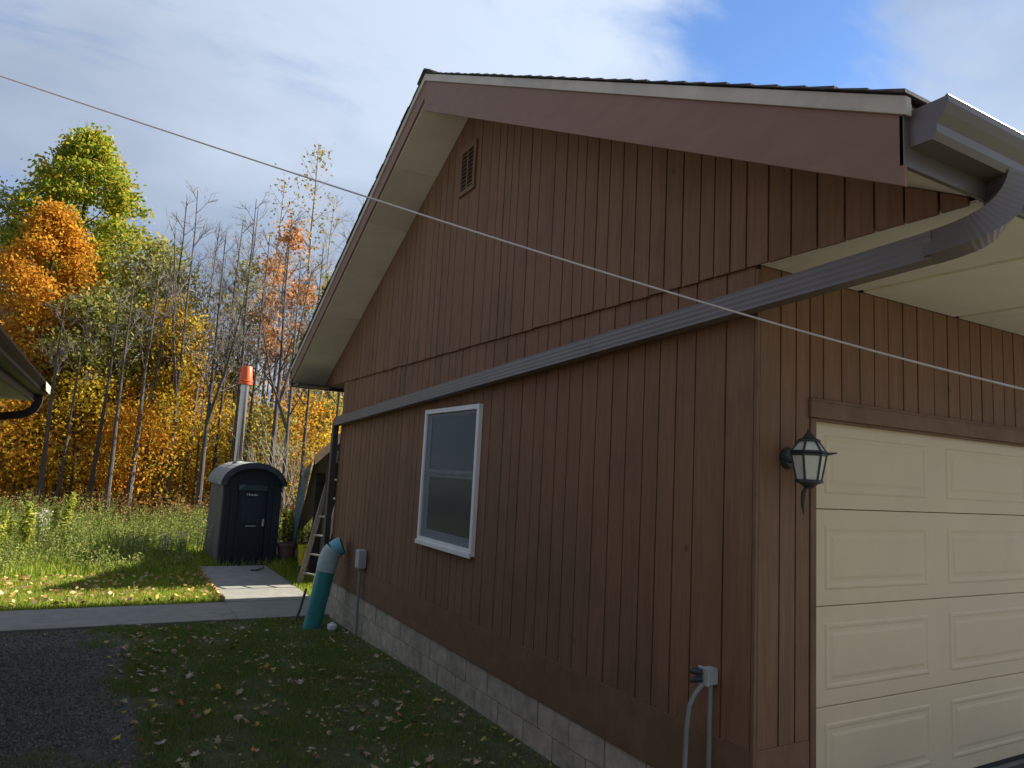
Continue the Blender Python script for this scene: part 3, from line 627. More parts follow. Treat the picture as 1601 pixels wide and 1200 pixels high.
sub('end_cap', MB().py([(HX-.084+u, 2.275+v) for u, v in P[:9]], HY-.003, HY+.002), M['edge'], hg)
part('sunlit_gutter_end', MB().box(HX+.043, HX+.0455, HY-.75, HY, 2.30, 2.385), M['edge'], H)  # pale strip and cap colour paint the sunlit end of the dark gutter
hp = [np.array(p) for p in ((-3.65, 6.82, 2.29), (-3.65, 6.82, 2.20), (-3.68, 6.83, 2.12), (-3.76, 6.84, 2.06), (-3.9, 6.86, 2.03), (-4.08, 6.88, 2.00), (-4.19, 6.88, 1.95), (-4.25, 6.88, 1.85), (-4.26, 6.88, 1.7))]
hs_ = []
for i in range(len(hp)-1):
    hs_ += [hp[i], (hp[i]+hp[i+1])/2]
hs_.append(hp[-1])
part('downspout_elbow', rect_tube(hs_, .08, .07, [(0, 1, 0)]*len(hs_), .08, 0), M['brownmetal'], H)
part('downspout', MB().box(-4.30, -4.22, 6.84, 6.92, -.4, 1.72), M['edge'], H)

# ------------------------------------------------------------------ sauna
SX0, SX1, SY0, SY1 = -.80, .30, 12.62, 14.5; SB, SE, ST = -.43, 1.16, 1.56; SC = (SX0+SX1)/2
S = empty('sauna', (SC, SY0, SB), 'small dark arch-roofed sauna cabin with a grey boarded side at the end of the walk', 'sauna')
hw = (SX1-SX0)/2
arc = lambda e, dz, n=16: [(SC+(hw+e)*math.cos(math.pi*k/n), SE+(ST-SE+dz)*math.sin(math.pi*k/n)) for k in range(n+1)]
part('front_wall', MB().py([(SX0, SB), (SX1, SB)]+arc(0, 0), SY0+.05, SY0+.10), M['saunadark'], S)
nb = 13
for k in range(nb):
    a = SY0+.03+(SY1-SY0-.03)*k/nb
    part('side_board', MB().box(SX0-.022, SX0+.02, a+.004, a+(SY1-SY0-.03)/nb-.004, SB+.03, SE+.06), M['saunaside'], S)
part('side_wall', MB().box(SX1-.02, SX1+.02, SY0+.03, SY1, SB+.03, SE+.04), M['saunadark'], S)
part('back_wall', MB().py([(SX0, SB), (SX1, SB)]+arc(0, 0), SY1-.04, SY1), M['saunadark'], S)
ao, ai = arc(.09, .065), arc(.065, .040)
nn = 15
for k in range(6):
    y0 = SY0-.10+(SY1-SY0+.2)*k/6; y1 = y0+(SY1-SY0+.2)/6-.006
    part('roof_panel', MB().py(ao+ai[::-1], y0, y1), M['saunaroof'], S)
part('arch_trim', MB().py(arc(.088, .063)+arc(-.02, -.05)[::-1], SY0-.115, SY0-.1015), M['saunadark'], S)
bw = [(SX0+.01, SX0+.13), (SX0+.14, SX0+.25), (SX1-.25, SX1-.14), (SX1-.13, SX1-.01)]
for a, b in bw: part('front_board', MB().box(a, b, SY0+.02, SY0+.049, SB+.02, SE-.02), M['saunadark'], S)
dx0, dx1 = SX0+.29, SX1-.28
Dd = part('door', MB().box(dx0, dx1, SY0+.0, SY0+.045, SB+.05, SE+.10), M['saunadark'], S, bevel=.004)
sub('lower_panel', MB().box(dx0+.06, dx1-.06, SY0-.010, SY0-.001, SB+.15, .18), M['saunadark'], Dd, bevel=.004)
sub('upper_panel', MB().box(dx0+.06, dx1-.06, SY0-.010, SY0-.001, .40, .90), M['saunadark'], Dd, bevel=.004)
sub('handle', MB().tube([(dx1-.03, SY0-.05, .36), (dx1-.03, SY0-.05, .50)], .022, 8), M['boxgrey'], Dd)
sub('letter_slot', MB().box(dx0+.17, dx0+.37, SY0-.018, SY0-.0105, .345, .365), M['boxgrey'], Dd)
part('window', MB().box(dx0-.02, dx1+.02, SY0-.02, SY0-.003, 1.055, 1.175), M['glass'], S)
part('window_reflection', MB().add([(dx0-.01, SY0-.002, 1.06), (dx0+.12, SY0-.002, 1.17), (dx0-.01, SY0-.002, 1.17)], [(0, 1, 2)]), M['white'], S)  # white triangle painting the bright half of the pane's reflection
part('window_sheen', MB().box(dx0-.01, dx1+.01, SY0-.001, SY0+.002, 1.06, 1.17), M['pvc'], S)  # pale panel behind the glass, painting its reflected brightness
mb = MB(); x = dx0+.15                                            # small illegible pale lettering over the door panel
for wdt, h in ((.016, .05), (.010, .0), (.030, .05), (.022, .034), (.030, .036), (.024, .034), (.028, .036), (.026, .034)):
    if h: mb.box(x, x+wdt*.35, SY0-.016, SY0-.012, .955, .955+h); mb.box(x, x+wdt, SY0-.0161, SY0-.0121, .955+h*.45, .955+h*.62)
    x += wdt+.004
part('lettering', mb, M['white'], S)
part('threshold', MB().box(SX0, SX1, SY0-.05, SY0+.05, SB-.03, SB+.045), M['saunadark'], S)
# stove pipe with a bucket on top
cx, cy = -.47, 13.5
sp = part('stove_pipe', MB().tube([(cx, cy, 1.35), (cx, cy, 2.45)], .082, 24), M['chrome'], S, True)
sub('pipe_section', MB().tube([(cx, cy, 2.45), (cx, cy, 3.35)], .084, 24), M['chrome'], sp, True)
sub('band', MB().tube([(cx, cy, 2.435), (cx, cy, 2.47)], .092, 24), M['chrome'], sp, True)
sub('flashing', MB().lathe([(.16, 1.48), (.12, 1.53), (.095, 1.62), (.083, 1.63)], (cx, cy, 0), 20), M['saunaroof'], sp, True)
BK = empty('orange_bucket', (cx, cy, 3.3), 'orange red bucket turned upside down over the sauna stove pipe', 'bucket')
part('shell', MB().lathe([(0, 3.66), (.115, 3.66), (.120, 3.65), (.136, 3.30), (.146, 3.30), (.146, 3.27), (.134, 3.27)], (cx, cy, 0), 28), M['bucket'], BK, True)
part('rim', MB().lathe([(.139, 3.355), (.147, 3.350), (.147, 3.338), (.139, 3.333)], (cx, cy, 0), 28), M['bucket'], BK, True)
part('handle_lug', MB().box(cx-.165, cx-.13, cy-.02, cy+.02, 3.55, 3.60), M['bucket'], BK)

# pots, bucket, stick
def pot(name, x, y, r0, r1, h, m, label, cat, rim=True):
    e = empty(name, (x, y, -.43), label, cat)
    pr = [(0, 0), (r0, 0), (r1, h*.86), (r1+.025, h*.86), (r1+.03, h), (r1, h), (r1-.02, h*.85), (0, h*.84)] if rim else [(0, 0), (r0, 0), (r1, h*.9), (r1+.01, h*.9), (r1+.01, h), (r1-.012, h), (r1-.012, h*.85), (0, h*.84)]
    part('shell', MB().lathe(pr, (x, y, -.43), 24), m, e, True)
    part('soil', MB().lathe([(0, h*.865), (r1-.02, h*.862)], (x, y, -.43), 20), M['soilpot'], e)
    return e
pe = pot('flower_pot', .56, 12.8, .13, .19, .42, M['pot'], 'dark terracotta flower pot beside the sauna wall', 'pot')
bz = pot('yellow_bucket', .87, 12.55, .115, .14, .42, M['yellow'], 'bright yellow bucket standing between the flower pot and the ladder', 'bucket', False)
tag(obj('fallen_stick', MB().tube([(-.34, 11.6, -.365), (-.22, 11.55, -.36), (-.12, 11.62, -.34), (-.05, 11.85, -.30)], [.016, .018, .014, .008], 6), M['darkwood'], None, True), 'short dark stick lying on the walk before the sauna', 'stick')

# wedge-shaped wood shed with tarp and wooden ladder
WS = empty('wood_shed', (1.2, 9.95, -.43), 'dark open wood shed with a sloping roof behind the garage, light wooden rake board', 'shed')
f0 = (.28, 9.85); 
ry = 9.95
# front rake board rising toward +x
part('rake_board', MB().py([(.26, 1.66), (1.95, 3.36), (1.95, 3.55), (.26, 1.82)], ry-.03, ry), M['newwood'], WS)
def wedge(x, z): return z
bk = 17.0; bl = on(463, 838, 1, bk)
vs = [(.26, ry, 1.80), (1.95, ry, 3.52), (3.7, ry, 1.80), (bl[0], bk, bl[2]), (2.9, bk, 1.2), (4.3, bk, -.2)]
th = np.array([0, 0, .03])
part('roof', MB().add([np.array(v) for v in vs]+[np.array(v)+th for v in vs], [(0, 3, 4, 1), (1, 4, 5, 2), (6, 7, 10, 9), (7, 8, 11, 10), (0, 1, 7, 6), (1, 2, 8, 7), (3, 9, 10, 4), (4, 10, 11, 5), (0, 6, 9, 3), (2, 5, 11, 8)]), M['darkwood'], WS)
for x in (.50, 3.5): part('post', MB().box(x, x+.09, ry+.02, ry+.11, -.45, 1.95), M['darkwood'], WS)
part('side_wall', MB().add([(.62, ry+.1, -.45), (.62, ry+.1, 1.78), (bl[0]+.25, bk-.2, bl[2]-.1), (bl[0]+.25, bk-.2, -.45)], [(0, 1, 2, 3)]), M['darkwood'], WS)
for k in range(9):
    xx = .62+k*.32
    part('back_board', MB().box(xx, xx+.305, ry+1.2, ry+1.23, -.45, min(1.5+.9*k*.32, 3.0, 1.5+.9*(9-k)*.32)), M['darkwood'], WS)
TA = MB(); nu, nv_ = 14, 16
for i in range(nu+1):
    for j in range(nv_+1):
        s_, t__ = i/nu, j/nv_
        top = np.array([.24+.02*math.sin(s_*9), ry+.1+s_*.9, 1.76-.38*s_]); bot = np.array([.98-.22*(1-s_), 13.1+s_*1.2, -.30])
        p = top*(1-t__)+bot*t__
        p = p+np.array([-.03*math.sin(s_*14+t__*3)*t__, 0, .02*math.sin(s_*11+t__*9)-.10*math.sin(t__*math.pi)*.3])
        TA.v.append(tuple(p))
TA.f = [(i*(nv_+1)+j, (i+1)*(nv_+1)+j, (i+1)*(nv_+1)+j+1, i*(nv_+1)+j+1) for i in range(nu) for j in range(nv_)]
tp_ = obj('tarp', TA, M['tarp'], None, True); so2 = tp_.modifiers.new('thick', 'SOLIDIFY'); so2.thickness = .006
tag(tp_, 'blue grey tarp draped down the side of the wood shed', 'tarp')
LD = empty('ladder', (.28, 9.9, -.43), 'old weathered wooden ladder leaning against the wood shed behind the garage', 'ladder')
la, lb = np.array([.20, 10.10, -.43]), np.array([.36, 9.72, -.43]); ld = np.array([.48, .02, 2.35])
part('rail', rect_tube([la, la+ld], .035, .085, [(1, 0, -.2)]*2), M['oldwood'], LD)
part('rail', rect_tube([lb, lb+ld], .035, .085, [(1, 0, -.2)]*2), M['oldwood'], LD)
for k in range(7):
    q = (k+.7)/7.3; part('rung', MB().tube([la+ld*q, lb+ld*q], .017, 8), M['oldwood'], LD, True)

# ------------------------------------------------------------------ lawn
def blades(n, xr, yr, hmin, hmax, wid, keepf=None, lean=.5, hf=None):
    x = rng.uniform(*xr, n); y = rng.uniform(*yr, n)
    if keepf is not None:
        k = keepf(x, y); x, y = x[k], y[k]
    n = len(x); h = rng.uniform(hmin, hmax, n)*(hf(x, y) if hf else 1); a = rng.uniform(0, 6.283, n); w_ = wid*rng.uniform(.6, 1.3, n); le = rng.normal(0, lean, n)*h
    z = gz(x, y); dx, dy = np.cos(a), np.sin(a); b = rng.uniform(0, 6.283, n)
    p0 = np.stack([x-dx*w_, y-dy*w_, z-.01], -1); p1 = np.stack([x+dx*w_, y+dy*w_, z-.01], -1)
    p2 = np.stack([x+np.cos(b)*le, y+np.sin(b)*le, z+h], -1)
    return np.stack([p0, p1, p2], 1).reshape(-1, 3)
def clump(x, y): return .75+.5*np.clip(np.sin(x*5.3+y*2.1)*np.sin(y*4.7-x*1.9)+.3*np.sin(x*13+y*9), -.6, 1)
def lawnkeep(x, y):
    edge_ = -2.62+.10*np.sin(y*2.3)+.06*np.sin(y*7.1)
    r = (x > edge_+rng.normal(0, .06, len(x))) & (x < -.02-np.abs(rng.normal(0, .03, len(x))))
    strip = (x < edge_) & ((np.sin(x*2.1+y*.9)+np.sin(y*1.7-x*3.2)) > .6) & (rng.random(len(x)) < .5)
    near_wall = (x > -.30) & (rng.random(len(x)) < .55)
    bare = (np.sin(x*4.1+y*1.3)*np.sin(y*3.7-x*2.2) > .55) & (rng.random(len(x)) < .5)
    return (r & ~near_wall & ~bare) | strip
V = np.concatenate([blades(150000, (-5, 0), (.8, 4.5), .018, .060, .0035, lawnkeep, .5, clump), blades(110000, (-5, 0), (4.5, 7.47), .02, .065, .005, lawnkeep, .5, clump)])
stuff(quads('lawn_grass', V, M['grass'], None, 3))
def farkeep(x, y): return ~((x > -1.2) & (x < .08) & (y < 12.4)) & ~((x > -.75) & (x < .4) & (y > 12.5) & (y < 14.5)) & ~((x > .6) & (y > 9.9))
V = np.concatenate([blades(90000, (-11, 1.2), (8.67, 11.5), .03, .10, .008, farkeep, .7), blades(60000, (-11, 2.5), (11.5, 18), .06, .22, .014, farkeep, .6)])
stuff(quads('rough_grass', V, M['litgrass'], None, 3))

# weeds: a bed of tall stems nobody could count
def leafquads(c, size, flat=0.0, aspect=.55):
    n = len(c); size = size if hasattr(size, '__len__') else np.full(n, size)
    d = rng.normal(size=(n, 3)); d[:, 2] *= (1-flat); d /= np.linalg.norm(d, axis=1)[:, None]
    e = rng.normal(size=(n, 3)); e -= d*(e*d).sum(1)[:, None]; e /= np.linalg.norm(e, axis=1)[:, None]
    s = (size*rng.uniform(.6, 1.35, n))[:, None]
    return np.stack([c-d*s, c+e*s*aspect, c+d*s, c-e*s*aspect], 1).reshape(-1, 3)
def weedpatch(n, xr, yr, hf, keepf=None, nl=16, ls=.035):
    x = rng.uniform(*xr, n); y = rng.uniform(*yr, n)
    if keepf is not None:
        k = keepf(x, y); x, y = x[k], y[k]
    n = len(x); h = hf(x, y)*rng.uniform(.55, 1.15, n); z = gz(x, y)
    lx, ly = rng.normal(0, .16, n)*h, rng.normal(0, .16, n)*h
    st = np.stack([np.stack([x-.006, y, z], -1), np.stack([x+.006, y, z], -1), np.stack([x+lx+.003, y+ly, z+h], -1), np.stack([x+lx-.003, y+ly, z+h], -1)], 1).reshape(-1, 3)
    t = rng.uniform(.15, 1.05, (n, nl)); s = .10*(1.15-t)
    c = np.stack([x[:, None]+lx[:, None]*t, y[:, None]+ly[:, None]*t, z[:, None]+h[:, None]*t], -1)+rng.normal(0, 1, (n, nl, 3))*np.stack([s, s, s*.4], -1)
    return np.concatenate([st, leafquads(c.reshape(-1, 3), ls, .3, .3)])
def weedkeep(x, y):
    lim = 10.9+.9*np.sin(x*1.3)+.5*np.sin(x*3.1)+np.clip((x+3.2)*1.15, 0, 1.3)
    return (y > lim) & ~((x > -1.25) & (y < 15)) 
def weedh(x, y): return np.clip(.28+(y-10.5)*.075, .2, .85)*(1+.25*np.sin(x*1.7)*np.cos(y*.9)) * np.where(x > -2.6, .8, 1.0)
V = weedpatch(6500, (-12, 4), (10.6, 20), weedh, weedkeep)
stuff(quads('weed_bed', V, M['weed'], None, 4))

def tall_weed(px, py_top, y, m, label, seedh=False, spread=.2, group=None, nl=170):
    p = on(px, py_top, 1, y); x = p[0]; z0 = float(gz(x, y)); h = max(p[2]-z0, .3)
    e = empty('tall_weed', (x, y, z0), label, 'weed', group); mb = MB(); C = []
    for k in range(5):
        a = random.uniform(0, 6.28); r = random.uniform(.2, 1)*spread; hh = h*random.uniform(.72, 1.0) if k else h
        q = np.array([x+r*math.cos(a)*.9, y+r*math.sin(a), z0+hh]); b0 = np.array([x+r*.3*math.cos(a), y+r*.3*math.sin(a), z0])
        mb.tube([b0, (b0+q)/2+np.array([0, 0, .03]), q], [.010, .008, .004], 5)
        for j in range(nl//5):
            t = random.uniform(.25, 1.0); C.append(b0+(q-b0)*t+np.array([random.gauss(0, .05), random.gauss(0, .05), random.gauss(0, .03)])*(1.2-.6*t))
        if seedh: C += [q+np.array([random.gauss(0, .035), random.gauss(0, .035), random.gauss(0, .05)]) for _ in range(12)]
    part('stem', mb, M['weed'], e); o = quads('foliage', leafquads(np.array(C), .03 if seedh else .062, .3, .35), m); kid(o, e)
    return e
tall_weed(100, 770, 15.5, M['goldenrod'], 'tallest yellow green weed with a bushy top, standing above the weed bed at left', spread=.28, nl=420)
tall_weed(46, 783, 15.0, M['goldenrod'], 'second tall yellow green weed, just left of the tallest one', spread=.26, nl=360)
tall_weed(8, 800, 14.5, M['goldenrod'], 'yellow green weed at the left edge of the frame', spread=.2, nl=260)
tall_weed(70, 800, 14.6, M['seed'], 'thin weed with pale seed heads between the two tall yellow green weeds', True, .12, nl=60)
for a, b, d, l in ((210, 838, 14.0, 'pale seed head weed at the middle of the weed bed'), (262, 838, 13.8, 'pale seed head weed near the shadow of the shed'), (283, 835, 14.3, 'larger pale seed head weed left of the sauna'), (316, 815, 13.4, 'dry brown weed with curled seed heads touching the sauna side')):
    tall_weed(a, b, d, M['seed'], l, True, .16, nl=70)
e = tall_weed(452, 790, 14.2, M['goldenrod'], 'green weeds growing behind the flower pot right of the sauna', spread=.3, nl=420)

# dead pale brush behind the sauna
DB = empty('dead_brush', (.75, 15.3, -.43), 'pale leafless dead brush rising behind the right side of the sauna roof', 'brush')
mb = MB()
def twigtree(mb, p, d, ln, r, depth, spread=.55):
    q = p+d*ln; mb.tube([p, (p+q)/2+np.array([random.gauss(0, .03), random.gauss(0, .03), 0])*ln, q], [r, r*.8, r*.55], 5 if depth > 1 else 3, False)
    if depth:
        for _ in range(3 if depth > 1 else 3):
            dd = d+np.array([random.gauss(0, spread), random.gauss(0, spread), random.gauss(.1, spread*.5)]); dd /= np.linalg.norm(dd)
            twigtree(mb, p+d*ln*random.uniform(.55, 1), dd, ln*random.uniform(.55, .8), r*.55, depth-1, spread)
for x in (.35, .62, .85, 1.05, 1.2):
    twigtree(mb, np.array([x, 15.3+random.uniform(-.3, .3), -.43]), np.array([random.uniform(-.15, .15), 0, 1.0]), random.uniform(1.1, 1.5), .022, 3, .35)
part('branches', mb, M['barkpale'], DB)

# ------------------------------------------------------------------ woods
def crown_profile(kind, t):
    if kind == 'oval': return math.sin(math.pi*min(max(t*.92+.06, 0), 1))**.7
    if kind == 'cone': return (1-t)**.65*.95+.07
    if kind == 'egg': return (math.sin(math.pi*(t**.75)*.97+.05))**.8
def tree(x, y, h, r0, crown=None, bark='bark', label='', group=None, limbs=10, lean=(0, 0), bare=.6, forked=False, name='bare_tree', cat='tree', spread=.9):
    """crown: dict(z0, r, n, m, kind, size, clumps)"""
    z0 = float(gz(x, y))-.05; e = empty(name, (x, y, z0), label, cat, group)
    base = np.array([x, y, z0]); top = base+np.array([lean[0]*h, lean[1]*h, h]); ns = 9
    wob = np.cumsum(rng.normal(0, .012*h/6, (ns, 2)), 0)
    tp2 = [base+(top-base)*i/(ns-1)+np.array([wob[i, 0], wob[i, 1], 0])*(i > 0) for i in range(ns)]
    tr = [r0*(1.25 if i == 0 else 1)*(1-.93*(i/(ns-1))**.9)+.006 for i in range(ns)]
    mb = MB().tube(tp2, tr, 8, False); tw = MB()
    P_ = lambda t: tp2[min(int(t*(ns-1)), ns-2)]*(1-(t*(ns-1)-min(int(t*(ns-1)), ns-2)))+tp2[min(int(t*(ns-1)), ns-2)+1]*(t*(ns-1)-min(int(t*(ns-1)), ns-2))
    tips = []
    if forked:
        a = random.uniform(0, 6.28); s = P_(.35); q = s+np.array([.16*h*math.cos(a), .08*h*math.sin(a), .5*h])
        mb.tube([s, s+(q-s)*.4+np.array([.02*h*math.cos(a), 0, 0]), q], [r0*.6, r0*.42, r0*.12], 6, False)
        for _ in range(limbs//2):
            t = random.uniform(.35, .95); p = s+(q-s)*t; a2 = random.uniform(0, 6.28); ln = h*.10*spread*random.uniform(.6, 1.2)
            twigtree(tw, p, np.array([math.cos(a2)*.6, math.sin(a2)*.6, .8]), ln, r0*.12+.004, 2, .4)
    for k in range(limbs):
        t = bare+(1-bare)*(k+random.random())/limbs*.97; t = min(t, .97); p = P_(t); a = random.uniform(0, 6.283)
        rr = max(r0*(1-t)*.55, .012); ln = h*(.26*(1.1-t)+.04)*spread*random.uniform(.7, 1.25)
        if crown: ln = min(ln, crown['r']*.95)
        d = np.array([math.cos(a)*.62, math.sin(a)*.62, .78]); d /= np.linalg.norm(d)
        q = p+d*ln; m_ = (p+q)/2+np.array([0, 0, -.04*ln])
        mb.tube([p, m_, q], [rr, rr*.7, rr*.3], 5, False)
        for j in range(5 if not crown else 1):
            dd = d+rng.normal(0, .38, 3); dd /= np.linalg.norm(dd)
            twigtree(tw, p+(q-p)*random.uniform(.35, 1), dd, ln*.5*random.uniform(.6, 1.1), rr*.35+.003, 1 if crown else 2, .4)
        tips.append(q)
    kid(obj('trunk', mb, M[bark], None, True), e)
    if tw.v: stuff(kid(obj('branches', tw, M['twig' if bark == 'bark' else 'barkpale']), e))
    if crown:
        nc = crown.get('clumps', 60); H_ = h*1.0-crown['z0']; C = []
        for _ in range(nc):
            t = random.random()**.9; R_ = crown['r']*crown_profile(crown['kind'], t); a = random.uniform(0, 6.283); rr = R_*math.sqrt(random.uniform(.15, 1))
            c = P_(min((crown['z0']+t*H_)/h, .999)); C.append(c+np.array([rr*math.cos(a), rr*math.sin(a), 0]))
        C = np.array(C); n = crown['n']; idx = rng.integers(0, nc, n); sg = crown.get('sig', .33)
        pts_ = C[idx]+rng.normal(0, 1, (n, 3))*np.array([sg, sg, sg*.7])
        pts_[:, 2] = np.maximum(pts_[:, 2], z0+.25)
        kid(quads('crown', leafquads(pts_, crown.get('size', .075), 0, .6), M[crown['m']]), e)
    return e
def at(px, y): return float(on(px, 760, 1, y)[0])
def ht(px, py, y): p = on(px, py, 1, y); return float(p[2]+.45)

def place(px, y):
    b = [(0, 'at the far left edge'), (60, 'below the orange tree'), (110, 'below the left of the big maple'), (160, 'below the right of the big maple'), (215, 'below the olive trees'), (265, 'left of the sky gap'),
         (315, 'just left of the sauna'), (350, 'behind the left of the sauna'), (400, 'behind the chimney'), (440, 'right of the chimney'), (490, 'between chimney and garage'), (9999, 'beside the garage roof edge')]
    return next(t for lim, t in b if px < lim)+(', front row' if y < 26 else ', middle row' if y < 29 else ', back row')
# the trees one can tell apart
tree(-4.6, 30, ht(155, 212, 30), .22, dict(z0=6.2, r=2.7, n=42000, m='l_maple', kind='egg', size=.082, clumps=300, sig=.24), limbs=16, bare=.4, name='maple_tree', label='tall green and gold maple with the fullest crown, rising highest at the left')
tree(at(22, 26), 26, ht(30, 318, 26), .16, dict(z0=3.5, r=1.9, n=24000, m='l_orange', kind='egg', size=.066, clumps=170, sig=.24), limbs=10, bare=.35, name='orange_tree', label='orange leafed tree at the left edge in front of the green maple')
tree(at(-45, 31), 31, ht(0, 300, 31), .15, dict(z0=6, r=1.8, n=4200, m='l_olive', kind='oval', size=.08, clumps=50), limbs=10, bare=.4, name='olive_tree', label='thin dark topped tree behind the orange tree at the left edge')
tree(at(195, 27), 27, ht(225, 372, 27), .13, dict(z0=5, r=1.7, n=9000, m='l_olive', kind='oval', size=.08, clumps=80), limbs=10, bare=.4, lean=(.02, 0), name='olive_tree', label='olive green tree right of the big maple crown')
tree(at(115, 25), 25, ht(120, 455, 25), .10, dict(z0=3.8, r=1.6, n=7500, m='l_olive', kind='oval', size=.075, clumps=80), limbs=8, bare=.4, name='olive_tree', label='lower olive green tree under the big maple crown')
tree(at(250, 25), 25, ht(262, 470, 25), .09, dict(z0=4.2, r=1.2, n=3800, m='l_mixed', kind='oval', size=.075, clumps=50), limbs=8, bare=.4, name='yellowing_tree', label='slim yellowing tree between the olive tree and the bare stems')
tree(at(350, 27), 27, ht(345, 402, 27), .10, dict(z0=5.2, r=1.1, n=3300, m='l_olive', kind='oval', size=.075, clumps=40), limbs=10, bare=.4, name='olive_tree', label='small green leafed tree left of the chimney among bare stems')
tree(at(412, 26), 26, ht(425, 345, 26), .11, dict(z0=6.3, r=1.25, n=3400, m='l_rust', kind='egg', size=.08, clumps=34, sig=.28), limbs=12, bare=.4, name='rust_tree', label='thin tree with a salmon orange crown above the chimney')
tree(at(505, 27), 27, ht(505, 430, 27), .09, dict(z0=3.6, r=1.5, n=5200, m='l_olive', kind='oval', size=.08, clumps=60), limbs=10, bare=.3, name='olive_tree', label='green leafed tree showing beside the garage roof edge')
tree(at(455, 28), 28, ht(468, 212, 28), .15, dict(z0=10.2, r=.95, n=480, m='l_sparse', kind='egg', size=.075, clumps=90, sig=.25), bark='barkpale', limbs=30, bare=.38, name='poplar_tree', label='tallest pale poplar nearly bare with a few leaves at its top', spread=.6)
tree(at(398, 28.5), 28.5, ht(408, 268, 28.5), .12, dict(z0=9, r=.85, n=200, m='l_sparse', kind='egg', size=.07, clumps=60, sig=.25), bark='barkpale', limbs=24, bare=.4, name='poplar_tree', label='second tallest pale poplar nearly bare, left of the tallest', spread=.6)
tree(at(480, 30), 30, ht(497, 300, 30), .10, None, bark='barkpale', limbs=24, bare=.4, label='bare pale tree right of the tallest poplar', spread=.6)
tree(at(535, 29), 29, ht(548, 315, 29), .10, None, bark='barkpale', limbs=26, bare=.35, label='bare pale tree rising against the garage roof edge', spread=.8)
specs = [(62, 455, 24, .10, 'bare stem in front of the orange tree'), (90, 470, 24.5, .07, 'thin bare stem right of the orange tree'), (140, 440, 24, .09, 'dark bare stem left of the olive trees'),
 (172, 400, 23.5, .09, 'dark straight stem under the right of the maple'), (203, 420, 24.5, .11, 'thick dark stem at the olive tree'), (222, 390, 26, .09, 'leaning dark stem right of the thick one'),
 (240, 300, 27, .10, 'tall bare tree right of the maple crown'), (262, 285, 26, .10, 'taller bare tree with upswept twigs right of the maple'), (286, 340, 27, .09, 'forked bare tree in the sky gap'), (312, 360, 24, .10, 'dark bare tree in the middle of the sky gap'),
 (330, 330, 27, .08, 'slim bare tree just right of the sky gap middle'), (347, 310, 28, .08, 'slim tall bare tree left of the chimney'), (362, 300, 25, .09, 'dark bare tree directly left of the chimney'), (378, 350, 26, .10, 'dark bare tree right behind the chimney'),
 (425, 330, 24, .12, 'stout forked bare tree right of the chimney'), (445, 400, 23.5, .10, 'stout bare tree between chimney and garage'), (470, 380, 25, .09, 'bare tree near the garage eave'), (515, 360, 25.5, .08, 'bare tree beside the garage corner')]
for k, (px, tp3, y, r, lab) in enumerate(specs):
    r *= .85; y -= 2
    tree(at(px, y), y, ht(px+random.uniform(-4, 12), tp3, y), r, None, bark='bark', limbs=15 if px > 230 else 8, bare=.38 if px > 230 else .6, label=lab, forked=(k in (7, 9, 14, 15)), lean=(random.uniform(-.02, .03), 0), spread=.62)
for k in range(34):
    y = random.uniform(23.5, 36); px = random.uniform(-60, 560)
    tree(at(px, y), y, random.uniform(5.5, 10.5)*y/28, random.uniform(.03, .065), None, bark=random.choice(['bark', 'bark', 'barkpale']), limbs=7, bare=.4, label='slender bare sapling '+place(px, y), group='slender bare saplings in the wood', name='bare_sapling', spread=.6)
# undergrowth saplings with leaves
kinds = ['l_orange', 'l_yellow', 'l_mixed', 'l_orange', 'l_yellow', 'l_mixed', 'l_orange']
lab = {'l_yellow': ('yellow_sapling', 'bushy yellow sapling', 'yellow saplings in the undergrowth'), 'l_orange': ('orange_sapling', 'bushy orange sapling', 'orange saplings in the undergrowth'),
       'l_mixed': ('mixed_sapling', 'green and gold sapling', 'mixed colour saplings in the undergrowth'), 'l_olive': ('green_sapling', 'olive green sapling', 'green saplings in the undergrowth')}
for k in range(40):
    y = random.uniform(23, 31); px = -70+ (k+random.random())*640/40; c = kinds[k % 7] if px < 330 else random.choice(['l_yellow', 'l_mixed', 'l_orange', 'l_olive', 'l_orange'])
    h = (random.uniform(4.2, 6.6) if px < 300 else random.uniform(3.6, 5.6))*y/27; nm, lb_, gp = lab[c]
    tree(at(px, y), y, h, .04, dict(z0=.7, r=random.uniform(1.0, 1.5), n=2500 if px < 300 else 1900, m=c, kind='oval', size=.062, clumps=70, sig=.3), limbs=6, bare=.2, label=lb_+' '+place(px, y), group=gp, name=nm)

# far wood: a mass of stems and leaves behind
n = 70000
y = rng.uniform(33, 50, n); pxs = rng.uniform(-120, 640, n); fx_ = on(0, 760, 1, 30)
ll = on(-120, 760, 1, 1.0); 
xl = np.array([at(-160, 33), at(-160, 50)]); xr_ = np.array([at(700, 33), at(700, 50)])
X = np.interp(y, [33, 50], xl)+(np.interp(y, [33, 50], xr_)-np.interp(y, [33, 50], xl))*rng.random(n)
top_ = (6.2+1.6*np.sin(X*.8)+1.0*np.sin(X*2.3+1))*y/40
top_ = np.where(X > np.interp(y, [33, 50], [at(300, 33), at(300, 50)]), top_*.78, top_*1.15)
Z = -.4+top_*rng.random(n)**.85
c = np.stack([X, y, Z], -1)
h1, h2, h3 = np.sin(X*1.1+Z*.9)+rng.normal(0, .5, n), None, None
far1 = quads('far_wood', leafquads(c[h1 > .2], .15, 0, .7), M['l_mixed']); stuff(far1)
far2 = quads('far_undergrowth', leafquads(c[h1 <= .2], .15, 0, .7), M['l_rust']); stuff(far2)
mb = MB()
